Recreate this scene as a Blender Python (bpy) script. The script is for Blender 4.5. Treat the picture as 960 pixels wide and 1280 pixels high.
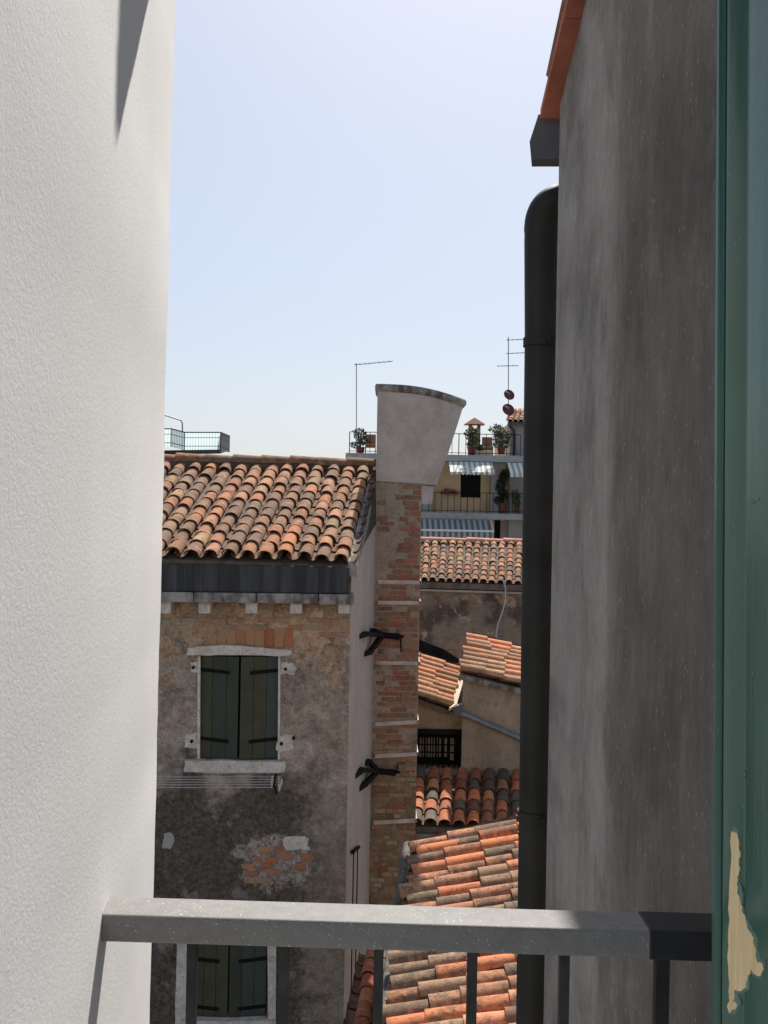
import bpy, bmesh, math, random
from mathutils import Vector, Matrix
random.seed(7)
R = math.radians
for o in list(bpy.data.objects): bpy.data.objects.remove(o)
scene = bpy.context.scene
C = scene.collection

# ------------------------------------------------------------------ camera, sky, sun, exposure
EYE = Vector((0, 0, 10.0)); ROLL = 0.018; F = 1293.0
cam_d = bpy.data.cameras.new('camera'); cam = bpy.data.objects.new('camera', cam_d); C.objects.link(cam)
cam.location = EYE; cam.rotation_euler = (R(90), -ROLL, 0)
cam_d.sensor_fit = 'HORIZONTAL'; cam_d.sensor_width = 36; cam_d.lens = 36 * F / 960
cam_d.clip_start = .02; cam_d.clip_end = 3000
scene.camera = cam
SUN_AZ, SUN_EL = R(9), R(50)
w = bpy.data.worlds.new('World'); scene.world = w; w.use_nodes = True
wn = w.node_tree; bg = wn.nodes['Background']; sky = wn.nodes.new('ShaderNodeTexSky')
sky.sky_type = 'NISHITA'; sky.sun_disc = False; sky.sun_elevation = SUN_EL; sky.sun_rotation = SUN_AZ
sky.air_density = 1.0; sky.dust_density = 1.9; sky.ozone_density = 6.0
hs = wn.nodes.new('ShaderNodeHueSaturation'); hs.inputs['Saturation'].default_value = 1.0; hs.inputs['Hue'].default_value = .506; hs.inputs['Value'].default_value = 2.25; gmn = wn.nodes.new('ShaderNodeGamma'); gmn.inputs[1].default_value = .5
wn.links.new(sky.outputs[0], hs.inputs['Color']); wn.links.new(hs.outputs[0], gmn.inputs[0]); wn.links.new(gmn.outputs[0], bg.inputs[0]); bg.inputs[1].default_value = .145
sd = bpy.data.lights.new('sun', 'SUN'); sd.energy = 5.0; sd.angle = R(.7); sd.color = (1, .955, .90)
sun = bpy.data.objects.new('sun', sd); C.objects.link(sun); sun.location = (10, 30, 60)
S = Vector((math.sin(SUN_AZ) * math.cos(SUN_EL), math.cos(SUN_AZ) * math.cos(SUN_EL), math.sin(SUN_EL)))
sun.rotation_euler = S.to_track_quat('Z', 'Y').to_euler()
vs = scene.view_settings; vs.view_transform = 'Standard'; vs.look = 'None'; vs.exposure = 0.55; vs.gamma = 1

# ------------------------------------------------------------------ photo geometry helpers
cr, sr = math.cos(ROLL), math.sin(ROLL)
RT = Vector((cr, 0, sr)); UP = Vector((-sr, 0, cr))
def ray(px, py): return RT * ((px - 480) / F) + UP * ((640 - py) / F) + Vector((0, 1, 0))
def P(px, py, Y): return EYE + ray(px, py) * Y
def hit(px, py, p0, n):
    d = ray(px, py); return EYE + d * ((p0 - EYE).dot(n) / d.dot(n))

# ------------------------------------------------------------------ object helpers
def tag(o, label, cat, group=None):
    o['label'] = label; o['category'] = cat
    if group: o['group'] = group
    return o
def thing(name, label, cat, loc=(0, 0, 0), group=None):
    o = bpy.data.objects.new(name, None); C.objects.link(o); o.location = loc; o.empty_display_size = .2
    return tag(o, label, cat, group)
def adopt(o, parent):
    o.parent = parent
    if parent.type == 'EMPTY': o.matrix_parent_inverse = Matrix.Translation(-Vector(parent.location))
class MB:
    def __init__(s): s.v = []; s.f = []
    def add(s, vs, fs):
        b = len(s.v); s.v += [tuple(v) for v in vs]; s.f += [tuple(i + b for i in f) for f in fs]; return s
    def hexa(s, p):                                    # 8 points: bottom ring, top ring
        return s.add(p, [(3, 2, 1, 0), (4, 5, 6, 7), (0, 1, 5, 4), (1, 2, 6, 5), (2, 3, 7, 6), (3, 0, 4, 7)])
    def box(s, x0, x1, y0, y1, z0, z1):
        return s.hexa([(x0, y0, z0), (x1, y0, z0), (x1, y1, z0), (x0, y1, z0), (x0, y0, z1), (x1, y0, z1), (x1, y1, z1), (x0, y1, z1)])
    def quad(s, a, b, c, d): return s.add([a, b, c, d], [(0, 1, 2, 3)])
    def slab(s, ring, off):                            # polygon extruded by a vector
        off = Vector(off); n = len(ring); a = [Vector(p) for p in ring]
        return s.add(a + [p + off for p in a], [tuple(range(n))[::-1], tuple(range(n, 2 * n))] + [(i, (i + 1) % n, n + (i + 1) % n, n + i) for i in range(n)])
    def tube(s, pts, r, k=8, cap=True):
        pts = [Vector(p) for p in pts]; n = len(pts); rs = r if isinstance(r, (list, tuple)) else [r] * n
        vs = []; ref = None
        for i, p in enumerate(pts):
            d = (pts[min(i + 1, n - 1)] - pts[max(i - 1, 0)]).normalized()
            if ref is None: ref = d.orthogonal().normalized()
            ref = (ref - d * ref.dot(d)).normalized(); q = d.cross(ref)
            for j in range(k):
                a = 2 * math.pi * j / k; vs.append(p + (ref * math.cos(a) + q * math.sin(a)) * rs[i])
        fs = [(i * k + j, i * k + (j + 1) % k, (i + 1) * k + (j + 1) % k, (i + 1) * k + j) for i in range(n - 1) for j in range(k)]
        if cap: fs += [tuple(range(k))[::-1], tuple((n - 1) * k + j for j in range(k))]
        return s.add(vs, fs)
    def bar(s, a, b, w, h, up=(0, 0, 1)):              # square bar between two points
        a, b = Vector(a), Vector(b); d = (b - a).normalized(); up = Vector(up)
        x = d.cross(up).normalized() * w / 2; z = x.cross(d).normalized() * h / 2
        return s.hexa([a - x - z, a + x - z, b + x - z, b - x - z, a - x + z, a + x + z, b + x + z, b - x + z])
    def lathe(s, c, prof, k=14):
        c = Vector(c); vs = []
        for r, z in prof: vs += [c + Vector((r * math.cos(2 * math.pi * j / k), r * math.sin(2 * math.pi * j / k), z)) for j in range(k)]
        n = len(prof)
        fs = [(i * k + j, i * k + (j + 1) % k, (i + 1) * k + (j + 1) % k, (i + 1) * k + j) for i in range(n - 1) for j in range(k)]
        return s.add(vs, fs + [tuple(range(k))[::-1], tuple((n - 1) * k + j for j in range(k))])
    def build(s, name, mat, parent=None, smooth=None, bevel=0, label=None, kind=None, own=False):
        vs = [Vector(v) for v in s.v]; loc = Vector((0, 0, 0))
        if own and vs:
            lo = [min(v[i] for v in vs) for i in range(3)]; hi = [max(v[i] for v in vs) for i in range(3)]
            loc = Vector(((lo[0] + hi[0]) / 2, (lo[1] + hi[1]) / 2, lo[2])); vs = [v - loc for v in vs]
        me = bpy.data.meshes.new(name); me.from_pydata(vs, [], s.f); me.update()
        bm = bmesh.new(); bm.from_mesh(me)
        bmesh.ops.recalc_face_normals(bm, faces=bm.faces)
        if bevel: bmesh.ops.bevel(bm, geom=[e for e in bm.edges if e.is_manifold and e.calc_face_angle(0) > .5], offset=bevel, segments=3, affect='EDGES', profile=.6)
        bm.to_mesh(me); bm.free()
        if smooth:
            me.polygons.foreach_set('use_smooth', [True] * len(me.polygons)); me.set_sharp_from_angle(angle=R(smooth))
        me.materials.append(mat)
        o = bpy.data.objects.new(name, me); C.objects.link(o); o.location = loc
        if parent: adopt(o, parent)
        if label: o['label'] = label
        if kind: o['kind'] = kind
        return o
class Frame:                                           # local frame: s along u, d outwards along n, z up
    def __init__(f, o, u):
        f.o = Vector((o[0], o[1], 0)); f.u = Vector((u[0], u[1], 0)).normalized(); f.n = Vector((f.u.y, -f.u.x, 0))
    def p(f, s, d, z): return f.o + f.u * s + f.n * d + Vector((0, 0, z))
    def px(f, px, py, d=0):
        q = hit(px, py, f.p(0, d, 0), f.n) - f.o; return q.dot(f.u), q.z
    def box(f, mb, s0, s1, d0, d1, z0, z1):
        return mb.hexa([f.p(s0, d1, z0), f.p(s1, d1, z0), f.p(s1, d0, z0), f.p(s0, d0, z0), f.p(s0, d1, z1), f.p(s1, d1, z1), f.p(s1, d0, z1), f.p(s0, d0, z1)])
    def wall(f, mb, s0, s1, z0, z1, holes, depth):     # front sheet with real openings and reveals
        ss = sorted({s0, s1} | {h[0] for h in holes} | {h[1] for h in holes}); zs = sorted({z0, z1} | {h[2] for h in holes} | {h[3] for h in holes})
        for a, b in zip(ss, ss[1:]):
            for c, e in zip(zs, zs[1:]):
                if any(h[0] <= (a + b) / 2 <= h[1] and h[2] <= (c + e) / 2 <= h[3] for h in holes): continue
                mb.quad(f.p(a, 0, c), f.p(b, 0, c), f.p(b, 0, e), f.p(a, 0, e))
        for a, b, c, e in holes:
            q = lambda s, d, z: f.p(s, d, z)
            mb.quad(q(a, 0, c), q(a, 0, e), q(a, -depth, e), q(a, -depth, c)); mb.quad(q(b, 0, c), q(b, -depth, c), q(b, -depth, e), q(b, 0, e))
            mb.quad(q(a, 0, c), q(a, -depth, c), q(b, -depth, c), q(b, 0, c)); mb.quad(q(a, 0, e), q(b, 0, e), q(b, -depth, e), q(a, -depth, e))
        return mb

# ------------------------------------------------------------------ materials
class G:
    def __init__(g, name):
        g.m = bpy.data.materials.new(name); g.m.use_nodes = True; g.t = g.m.node_tree; g.b = g.t.nodes['Principled BSDF']; g._p = None
    def n(g, typ, **kw):
        x = g.t.nodes.new('ShaderNode' + typ)
        for k, v in kw.items(): setattr(x, k, v)
        return x
    def set(g, sock, v):
        if hasattr(v, 'is_output'): g.t.links.new(v, sock)
        elif v is not None:
            if isinstance(v, (tuple, list)) and len(v) == 3 and sock.type == 'RGBA': v = (*v, 1)
            sock.default_value = v
    def pos(g, sc=(1, 1, 1), obj=False):
        s = g.n('TexCoord').outputs['Object'] if obj else g.n('NewGeometry').outputs['Position']
        m = g.n('Mapping'); g.t.links.new(s, m.inputs[0]); m.inputs['Scale'].default_value = sc; return m.outputs[0]
    def noise(g, scale, detail=4, vec=None, rough=.55, dist=0):
        x = g.n('TexNoise'); x.inputs['Scale'].default_value = scale; x.inputs['Detail'].default_value = detail
        x.inputs['Roughness'].default_value = rough; x.inputs['Distortion'].default_value = dist
        g.set(x.inputs['Vector'], vec if vec is not None else g.pos()); return x.outputs[0]
    def vor(g, scale, vec=None, out='Distance'):
        x = g.n('TexVoronoi'); x.inputs['Scale'].default_value = scale; g.set(x.inputs['Vector'], vec if vec is not None else g.pos()); return x.outputs[out]
    def ramp(g, fac, stops, mode='LINEAR'):
        x = g.n('ValToRGB'); x.color_ramp.interpolation = mode; e = x.color_ramp.elements
        while len(e) < len(stops): e.new(.5)
        for i, (p, c) in enumerate(stops):
            e[i].position = p; e[i].color = (c, c, c, 1) if isinstance(c, (int, float)) else (*c, 1)
        g.set(x.inputs[0], fac); return x.outputs[0]
    def mix(g, fac, a, b, mode='MIX'):
        x = g.n('MixRGB'); x.blend_type = mode; g.set(x.inputs[0], fac); g.set(x.inputs[1], a); g.set(x.inputs[2], b); return x.outputs[0]
    def math(g, op, a, b=0.0, clamp=False):
        x = g.n('Math'); x.operation = op; x.use_clamp = clamp; g.set(x.inputs[0], a); g.set(x.inputs[1], b); return x.outputs[0]
    def sep(g, ch, vec=None):
        x = g.n('SeparateXYZ'); g.set(x.inputs[0], vec if vec is not None else g.pos()); return x.outputs[ch]
    def rng(g, v, a, b, c=0.0, d=1.0):
        x = g.n('MapRange'); x.interpolation_type = 'SMOOTHSTEP'
        for i, q in enumerate((v, a, b, c, d)): g.set(x.inputs[i], q)
        return x.outputs[0]
    def rand(g): return g.n('ObjectInfo').outputs['Random']
    def done(g, col, rough=.85, bump=None, bs=.3, bd=.01, metal=0, spec=.3):
        g.set(g.b.inputs['Base Color'], col); g.set(g.b.inputs['Roughness'], rough); g.b.inputs['Metallic'].default_value = metal
        g.b.inputs['Specular IOR Level'].default_value = spec
        if bump is not None:
            x = g.n('Bump'); x.inputs['Strength'].default_value = bs; x.inputs['Distance'].default_value = bd
            g.set(x.inputs['Height'], bump); g.t.links.new(x.outputs[0], g.b.inputs['Normal'])
        return g.m
def simple(name, col, rough=.8, var=.25, scale=6, metal=0, bump=0, bsc=40, spec=.3):
    g = G(name); n = g.noise(scale, 5)
    c = g.mix(g.ramp(n, [(.3, 0.), (.7, 1.)]), tuple(x * (1 - var) for x in col), tuple(min(1, x * (1 + var)) for x in col))
    return g.done(c, rough, g.noise(bsc, 4) if bump else None, bump, .01, metal, spec)
M = {}
PATX, PATZ = P(345, 1078, 12.17).x, P(345, 1078, 12.17).z
# white stucco
g = G('white_stucco'); n1 = g.noise(380, 4, rough=.65); n2 = g.noise(150, 3); n3 = g.noise(2.5, 6, rough=.6)
hgt = g.math('ADD', g.math('MULTIPLY', n1, .55), g.math('MULTIPLY', n2, .6))
M['stucco'] = g.done(g.mix(g.ramp(n3, [(.35, 0.), (.7, 1.)]), (.755, .742, .725), (.815, .803, .787)), .9, hgt, .26, .003, spec=.2)
# dark streaked render of the neighbour
g = G('grey_cement_render'); v = g.pos((4, 4, .30)); s1 = g.noise(1.0, 4, v, .5); s2 = g.noise(2.6, 8, g.pos((1, 1, .75)), .68, .3); s3 = g.noise(60, 4); s4 = g.noise(9, 7, g.pos((1, 1, .5)), .7)
yy = g.sep(1); band = g.rng(g.math('ADD', yy, g.math('MULTIPLY', g.math('SUBTRACT', s2, .5), .25)), 2.52, 2.72)
c = g.mix(band, (.118, .107, .094), (.19, .179, .164)); c = g.mix(g.math('MULTIPLY', g.ramp(s1, [(.42, 0.), (.66, 1.)]), .5), c, (.25, .238, .222))
c = g.mix(g.ramp(s2, [(.40, .6), (.58, 0.)]), c, (.062, .056, .05)); c = g.mix(g.math('MULTIPLY', g.ramp(s4, [(.5, 0.), (.66, 1.)]), .3), c, (.19, .185, .18))
fl = g.ramp(g.vor(1, g.pos((75, 75, 26))), [(.08, 1.), (.17, 0.)]); fl = g.math('MULTIPLY', fl, g.ramp(g.noise(22, 2), [(.46, 0.), (.56, 1.)]))
gr = g.noise(1, 5, g.pos((130, 130, 42)), .7); c = g.mix(.75, c, g.ramp(gr, [(.3, .45), (.5, .5), (.7, .62)]), 'OVERLAY'); gr2 = g.noise(1, 6, g.pos((28, 28, 7)), .75); c = g.mix(.8, c, g.ramp(gr2, [(.32, .40), (.5, .5), (.68, .60)]), 'OVERLAY')
c = g.mix(g.math('MULTIPLY', fl, .75), c, (.32, .31, .29))
M['render'] = g.done(c, .92, g.math('ADD', s3, g.noise(180, 3)), .5, .006, spec=.15)
# old facade plaster
g = G('weathered_plaster'); x, z = g.sep(0), g.sep(2)
a = g.noise(1.3, 8, rough=.65, dist=.4); b = g.noise(4.5, 8, rough=.7); d = g.noise(18, 6, rough=.7); e = g.noise(2.4, 9, rough=.72, dist=.6)
pink = g.mix(g.ramp(b, [(.36, 0.), (.62, 1.)]), (.45, .285, .175), (.60, .45, .31))
grey = g.mix(g.ramp(e, [(.38, 0.), (.6, 1.)]), (.25, .19, .145), (.50, .41, .325)); grey = g.mix(g.math('MULTIPLY', g.ramp(d, [(.42, 0.), (.6, 1.)]), .5), grey, (.32, .265, .215))
up = g.rng(g.math('ADD', z, g.math('MULTIPLY', g.math('SUBTRACT', e, .5), 3.2)), 8.15, 8.45)
c = g.mix(up, grey, pink)
red = g.ramp(g.noise(3.4, 9, rough=.7), [(.52, 0.), (.56, 1.)]); red = g.math('MULTIPLY', red, g.rng(z, 6.9, 8.0))
c = g.mix(g.math('MULTIPLY', red, .75), c, g.mix(g.ramp(d, [(.4, 0.), (.6, 1.)]), (.33, .195, .12), (.48, .34, .23)))
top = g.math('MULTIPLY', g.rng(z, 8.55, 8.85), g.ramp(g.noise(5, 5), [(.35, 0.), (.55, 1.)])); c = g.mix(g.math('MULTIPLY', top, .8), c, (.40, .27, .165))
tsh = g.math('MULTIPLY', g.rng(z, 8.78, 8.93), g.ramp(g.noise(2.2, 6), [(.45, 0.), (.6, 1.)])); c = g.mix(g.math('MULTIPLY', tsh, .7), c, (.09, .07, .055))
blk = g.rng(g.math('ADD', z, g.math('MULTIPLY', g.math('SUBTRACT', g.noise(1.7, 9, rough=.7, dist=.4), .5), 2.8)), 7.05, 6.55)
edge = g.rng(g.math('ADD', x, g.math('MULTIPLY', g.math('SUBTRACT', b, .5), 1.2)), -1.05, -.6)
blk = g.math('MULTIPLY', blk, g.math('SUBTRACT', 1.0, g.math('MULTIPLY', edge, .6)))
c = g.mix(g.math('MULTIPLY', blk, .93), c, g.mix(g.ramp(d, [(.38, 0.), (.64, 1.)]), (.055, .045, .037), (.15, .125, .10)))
ddx = g.math('MULTIPLY', g.math('SUBTRACT', x, PATX), 1.0); ddz = g.math('MULTIPLY', g.math('SUBTRACT', z, PATZ), 1.45)
rr_ = g.math('ADD', g.math('SQRT', g.math('ADD', g.math('MULTIPLY', ddx, ddx), g.math('MULTIPLY', ddz, ddz))), g.math('MULTIPLY', g.math('SUBTRACT', g.noise(5, 9, rough=.75), .5), 1.3))
c = g.mix(g.rng(rr_, .46, .38), c, g.mix(g.ramp(d, [(.4, 0.), (.58, 1.)]), (.20, .15, .115), (.44, .37, .31)))
lich = g.ramp(g.noise(3.2, 8, rough=.65), [(.58, 0.), (.63, 1.)]); c = g.mix(g.math('MULTIPLY', lich, .42), c, (.36, .335, .30))
dk = g.ramp(g.noise(7, 9, rough=.78), [(.56, 0.), (.64, 1.)]); c = g.mix(g.math('MULTIPLY', dk, .6), c, (.085, .07, .058))
gf = g.noise(42, 8, rough=.8); c = g.mix(.9, c, g.ramp(gf, [(.3, .30), (.5, .5), (.7, .72)]), 'OVERLAY'); ge = g.noise(11, 9, rough=.8, dist=.5); c = g.mix(.9, c, g.ramp(ge, [(.36, .36), (.5, .5), (.62, .60)]), 'OVERLAY')
M['facade'] = g.done(c, .95, g.math('ADD', b, g.math('ADD', g.math('MULTIPLY', d, .5), g.math('MULTIPLY', red, -.3))), .8, .06, spec=.1)
# gable plaster
g = G('gable_plaster'); a = g.noise(2.2, 7, g.pos((1, 1, .6)), .65); b = g.noise(14, 6)
c = g.mix(g.ramp(a, [(.35, 0.), (.65, 1.)]), (.36, .285, .24), (.44, .365, .315)); c = g.mix(g.math('MULTIPLY', g.ramp(b, [(.5, 0.), (.7, 1.)]), .35), c, (.2, .19, .18))
M['gable'] = g.done(c, .93, b, .25, .03, spec=.15)
g = G('chimney_plaster'); a = g.noise(3, 7, rough=.65); b = g.noise(22, 6)
c = g.mix(g.ramp(a, [(.35, 0.), (.65, 1.)]), (.36, .30, .265), (.49, .425, .38)); c = g.mix(g.math('MULTIPLY', g.ramp(g.noise(6, 7, g.pos((1, 1, .6)), .7), [(.55, 0.), (.7, 1.)]), .4), c, (.2, .18, .17))
M['cap'] = g.done(c, .93, b, .3, .02, spec=.15)
g = G('old_mortar'); a = g.noise(5, 7, rough=.65); b = g.noise(30, 5)
c = g.mix(g.ramp(a, [(.35, 0.), (.65, 1.)]), (.29, .215, .155), (.40, .32, .245)); c = g.mix(g.rng(g.sep(2), 7.4, 6.0), c, g.mix(g.ramp(a, [(.4, 0.), (.62, 1.)]), (.17, .12, .075), (.30, .22, .14)))
c = g.mix(g.math('MULTIPLY', g.ramp(b, [(.5, 0.), (.68, 1.)]), .6), c, (.12, .10, .085)); M['mortar'] = g.done(c, .95, b, .6, .02, spec=.1)
g = G('old_brick'); r = g.rand(); b = g.noise(14, 6, rough=.7)
c = g.ramp(r, [(0, (.34, .11, .06)), (.2, (.24, .085, .055)), (.38, (.42, .15, .075)), (.55, (.20, .105, .065)), (.7, (.34, .19, .11)), (.85, (.13, .08, .055)), (1, (.36, .15, .07))])
c = g.mix(g.math('MULTIPLY', g.ramp(b, [(.44, 0.), (.62, 1.)]), .55), c, (.28, .20, .155)); M['brick'] = g.done(c, .95, b, .6, .02, spec=.1)
g = G('pale_brick'); r = g.rand(); b = g.noise(12, 6, rough=.7)
c = g.ramp(r, [(0, (.40, .24, .14)), (.35, (.34, .22, .14)), (.6, (.38, .18, .10)), (.8, (.31, .25, .19)), (1, (.37, .29, .2))])
c = g.mix(g.math('MULTIPLY', g.ramp(b, [(.48, 0.), (.66, 1.)]), .65), c, (.15, .125, .1)); M['brick2'] = g.done(c, .95, b, .5, .02, spec=.1)
g = G('red_soldier_brick'); r = g.rand(); b = g.noise(14, 6, rough=.7)
c = g.ramp(r, [(0, (.42, .15, .07)), (.5, (.34, .12, .065)), (1, (.40, .22, .12))])
c = g.mix(g.math('MULTIPLY', g.ramp(b, [(.5, 0.), (.66, 1.)]), .5), c, (.3, .22, .16)); M['soldier'] = g.done(c, .95, b, .5, .02, spec=.1)
def tilemat(name, stops, dirt=.6, dark=(.075, .062, .05), seed=0.):
    g = G(name); r = g.rand(); v = g.n('VectorMath'); v.operation = 'ADD'; g.set(v.inputs[0], g.pos()); v.inputs[1].default_value = (seed, seed, seed)
    n1 = g.noise(9, 8, v.outputs[0], .75); n2 = g.noise(28, 5, v.outputs[0], .65); n3 = g.noise(70, 3, v.outputs[0])
    c = g.ramp(r, stops); m = g.math('ADD', n1, g.math('MULTIPLY', g.math('SUBTRACT', g.math('FRACT', g.math('MULTIPLY', r, 37.7)), .5), .22))
    c = g.mix(g.math('MULTIPLY', g.ramp(m, [(.43, 0.), (.58, 1.)]), dirt), c, dark)
    c = g.mix(g.math('MULTIPLY', g.ramp(n2, [(.56, 0.), (.66, 1.)]), .4), c, (.31, .235, .15))
    c = g.mix(g.math('MULTIPLY', g.ramp(n2, [(.34, 1.), (.44, 0.)]), .6), c, (.05, .042, .035))
    return g.done(c, .9, g.math('ADD', n2, n3), .35, .01, spec=.2)
OR1 = [(0, (.19, .12, .07)), (.12, (.38, .155, .07)), (.26, (.22, .14, .08)), (.4, (.45, .17, .07)), (.54, (.28, .15, .08)), (.66, (.47, .22, .115)), (.78, (.27, .18, .10)), (.9, (.48, .18, .07)), (1, (.42, .28, .13))]
M['tileA'] = tilemat('weathered_roof_tile', OR1, .68)
M['tileB'] = tilemat('orange_roof_tile', [(0, (.22, .15, .095)), (.15, (.66, .19, .075)), (.28, (.26, .18, .11)), (.42, (.64, .20, .08)), (.58, (.30, .21, .125)), (.70, (.64, .25, .13)), (.83, (.28, .18, .10)), (1, (.66, .21, .09))], .78, (.085, .072, .055), 3.)
M['tileC'] = tilemat('pale_pink_roof_tile', [(0, (.60, .25, .12)), (.2, (.66, .31, .17)), (.35, (.34, .20, .11)), (.5, (.58, .32, .18)), (.65, (.68, .24, .11)), (.8, (.46, .22, .115)), (1, (.64, .36, .21))], .5, (.17, .105, .07), 5.)
M['tileD'] = tilemat('sooty_roof_tile', [(0, (.16, .12, .09)), (.25, (.12, .10, .08)), (.4, (.36, .10, .06)), (.6, (.52, .19, .08)), (.8, (.62, .20, .075)), (1, (.50, .25, .11))], .5, (.06, .05, .045), 9.)
M['pan'] = simple('dark_pan_tile', (.15, .085, .052), .95, .45, 7)
M['deck'] = simple('roof_mortar_bed', (.13, .095, .07), .95, .4, 9)
g = G('istrian_stone'); a = g.noise(9, 8, rough=.7); b = g.noise(26, 6, rough=.7)
c = g.mix(g.ramp(a, [(.38, 0.), (.6, 1.)]), (.44, .39, .33), (.64, .585, .515)); c = g.mix(g.math('MULTIPLY', g.ramp(b, [(.55, 0.), (.66, 1.)]), .55), c, (.16, .13, .105))
M['stone'] = g.done(c, .9, b, .4, .02, spec=.15)
g = G('stained_cornice_stone'); a = g.noise(7, 6, g.pos((1, 1, .5)), .65)
M['cornice'] = g.done(g.mix(g.ramp(a, [(.4, 0.), (.6, 1.)]), (.10, .09, .08), (.33, .30, .26)), .9, g.noise(30, 4), .4, .02, spec=.15)
g = G('dark_gutter_metal'); a = g.noise(1, 5, g.pos((4.5, 1, .2)), .7)
M['gutter'] = g.done(g.mix(g.ramp(a, [(.45, 0.), (.75, 1.)]), (.020, .019, .019), (.085, .088, .088)), .6, metal=.2, spec=.4)
M['zinc'] = simple('grey_zinc', (.20, .215, .235), .55, .2, 8, metal=.3)
M['pipe'] = simple('black_brown_pipe_paint', (.015, .0148, .0135), .6, .3, 5, bump=.08, bsc=90, spec=.15)
M['boxgutter'] = simple('grey_box_gutter', (.05, .053, .06), .6, .15, 5, spec=.3)
M['terracotta'] = simple('red_terracotta', (.24, .075, .045), .85, .25, 12, bump=.2)
M['iron'] = simple('black_iron', (.010, .009, .008), .85, .3, 20, spec=.1)
M['oldgut'] = simple('weathered_lead', (.13, .12, .105), .85, .5, 9, spec=.1)
M['ridge'] = simple('pink_ridge_clay', (.48, .22, .15), .9, .25, 5)
M['brownpipe'] = simple('brown_pipe_paint', (.09, .055, .04), .6, .2, 6)
M['olive'] = simple('olive_shutter_paint', (.052, .052, .026), .6, .18, 5, spec=.3)
M['green'] = simple('dark_green_shutter_paint', (.034, .042, .028), .55, .18, 5, spec=.3)
M['bluegreen'] = simple('blue_green_shutter_paint', (.040, .052, .046), .55, .15, 5, spec=.3)
M['void'] = simple('dark_interior', (.012, .012, .013), .9, .1)
M['wire'] = simple('pale_wire', (.42, .42, .42), .5, .1)
# near handrail: metallic paint with flecks
g = G('metallic_grey_rail_paint'); fl = g.ramp(g.noise(420, 2, rough=.5), [(.68, 0.), (.74, 1.)]); n = g.noise(60, 4)
c = g.mix(g.ramp(n, [(.3, 0.), (.7, 1.)]), (.175, .169, .160), (.215, .208, .197)); c = g.mix(fl, c, (.75, .73, .70))
M['rail'] = g.done(c, .6, g.noise(500, 2), .35, .001, 0, .25)
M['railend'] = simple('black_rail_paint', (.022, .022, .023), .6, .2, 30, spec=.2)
M['bar'] = simple('dark_grey_bar_paint', (.045, .044, .042), .65, .25, 30, spec=.15)
# glossy green shutter with brush marks
g = G('glossy_green_paint'); v = g.pos((60, 60, 2.2)); s = g.noise(1, 5, v, .6); n = g.noise(6, 4); pin = g.noise(240, 2)
c = g.mix(g.ramp(n, [(.3, 0.), (.7, 1.)]), (.026, .088, .064), (.038, .115, .086)); c = g.mix(g.math('MULTIPLY', g.ramp(pin, [(.7, 0.), (.76, 1.)]), .5), c, (.2, .28, .25))
g.b.inputs['Coat Weight'].default_value = .15; g.b.inputs['Coat Roughness'].default_value = .15
M['gloss'] = g.done(c, g.ramp(s, [(.3, .16), (.7, .34)]), g.math('ADD', g.math('MULTIPLY', s, .6), g.math('MULTIPLY', g.noise(18, 3), .8)), .22, .004, 0, .5)
g = G('bare_wood'); s = g.noise(1, 5, g.pos((260, 260, 9)), .6)
M['wood'] = g.done(g.mix(g.ramp(s, [(.3, 0.), (.7, 1.)]), (.60, .45, .24), (.80, .65, .40)), .8, s, .3, .002)
M['band'] = simple('pink_stone_band', (.52, .40, .34), .9, .25, 6)
M['undercoat'] = simple('pale_green_undercoat', (.13, .20, .17), .8, .3, 60)
M['ochre'] = simple('ochre_wall_paint', (.62, .45, .26), .9, .12, 1.2)
g = G('stained_ochre_plaster'); a = g.noise(1.6, 8, g.pos((1, 1, .6)), .68, .3); b = g.noise(6, 8, rough=.75); e = g.noise(38, 6, rough=.75)
c = g.mix(g.ramp(a, [(.36, 0.), (.62, 1.)]), (.26, .19, .115), (.40, .30, .185)); c = g.mix(g.math('MULTIPLY', g.ramp(b, [(.52, 0.), (.64, 1.)]), .55), c, (.13, .10, .07)); c = g.mix(.8, c, g.ramp(e, [(.3, .36), (.5, .5), (.7, .62)]), 'OVERLAY')
M['ochre_old'] = g.done(c, .95, b, .4, .03, spec=.1)
g = G('tan_plaster'); a = g.noise(1.6, 8, g.pos((1, 1, .6)), .68, .3); b = g.noise(6, 8, rough=.75); e = g.noise(38, 6, rough=.75)
c = g.mix(g.ramp(a, [(.36, 0.), (.62, 1.)]), (.29, .215, .15), (.42, .325, .235)); c = g.mix(g.math('MULTIPLY', g.ramp(b, [(.52, 0.), (.64, 1.)]), .55), c, (.20, .15, .105)); c = g.mix(.8, c, g.ramp(e, [(.3, .36), (.5, .5), (.7, .62)]), 'OVERLAY')
M['tan'] = g.done(c, .95, b, .4, .03, spec=.1)
M['greyplaster'] = simple('grey_beige_plaster', (.36, .345, .31), .93, .12, 2)
M['slab'] = simple('grey_concrete_edge', (.36, .36, .35), .9, .15, 3)
M['pinkwall'] = simple('dusty_pink_wall', (.34, .27, .24), .9, .12, 2)
g = G('stained_brick_wall'); br = g.n('TexBrick'); mp = g.pos((1, 1, 1)); cx = g.n('CombineXYZ'); g.set(cx.inputs[0], g.sep(0)); g.set(cx.inputs[1], g.sep(2)); g.set(br.inputs['Vector'], cx.outputs[0])
br.inputs['Scale'].default_value = 4.0; br.inputs['Color1'].default_value = (.20, .115, .075, 1); br.inputs['Color2'].default_value = (.28, .19, .13, 1); br.inputs['Mortar'].default_value = (.22, .18, .14, 1); br.inputs['Mortar Size'].default_value = .03
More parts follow.
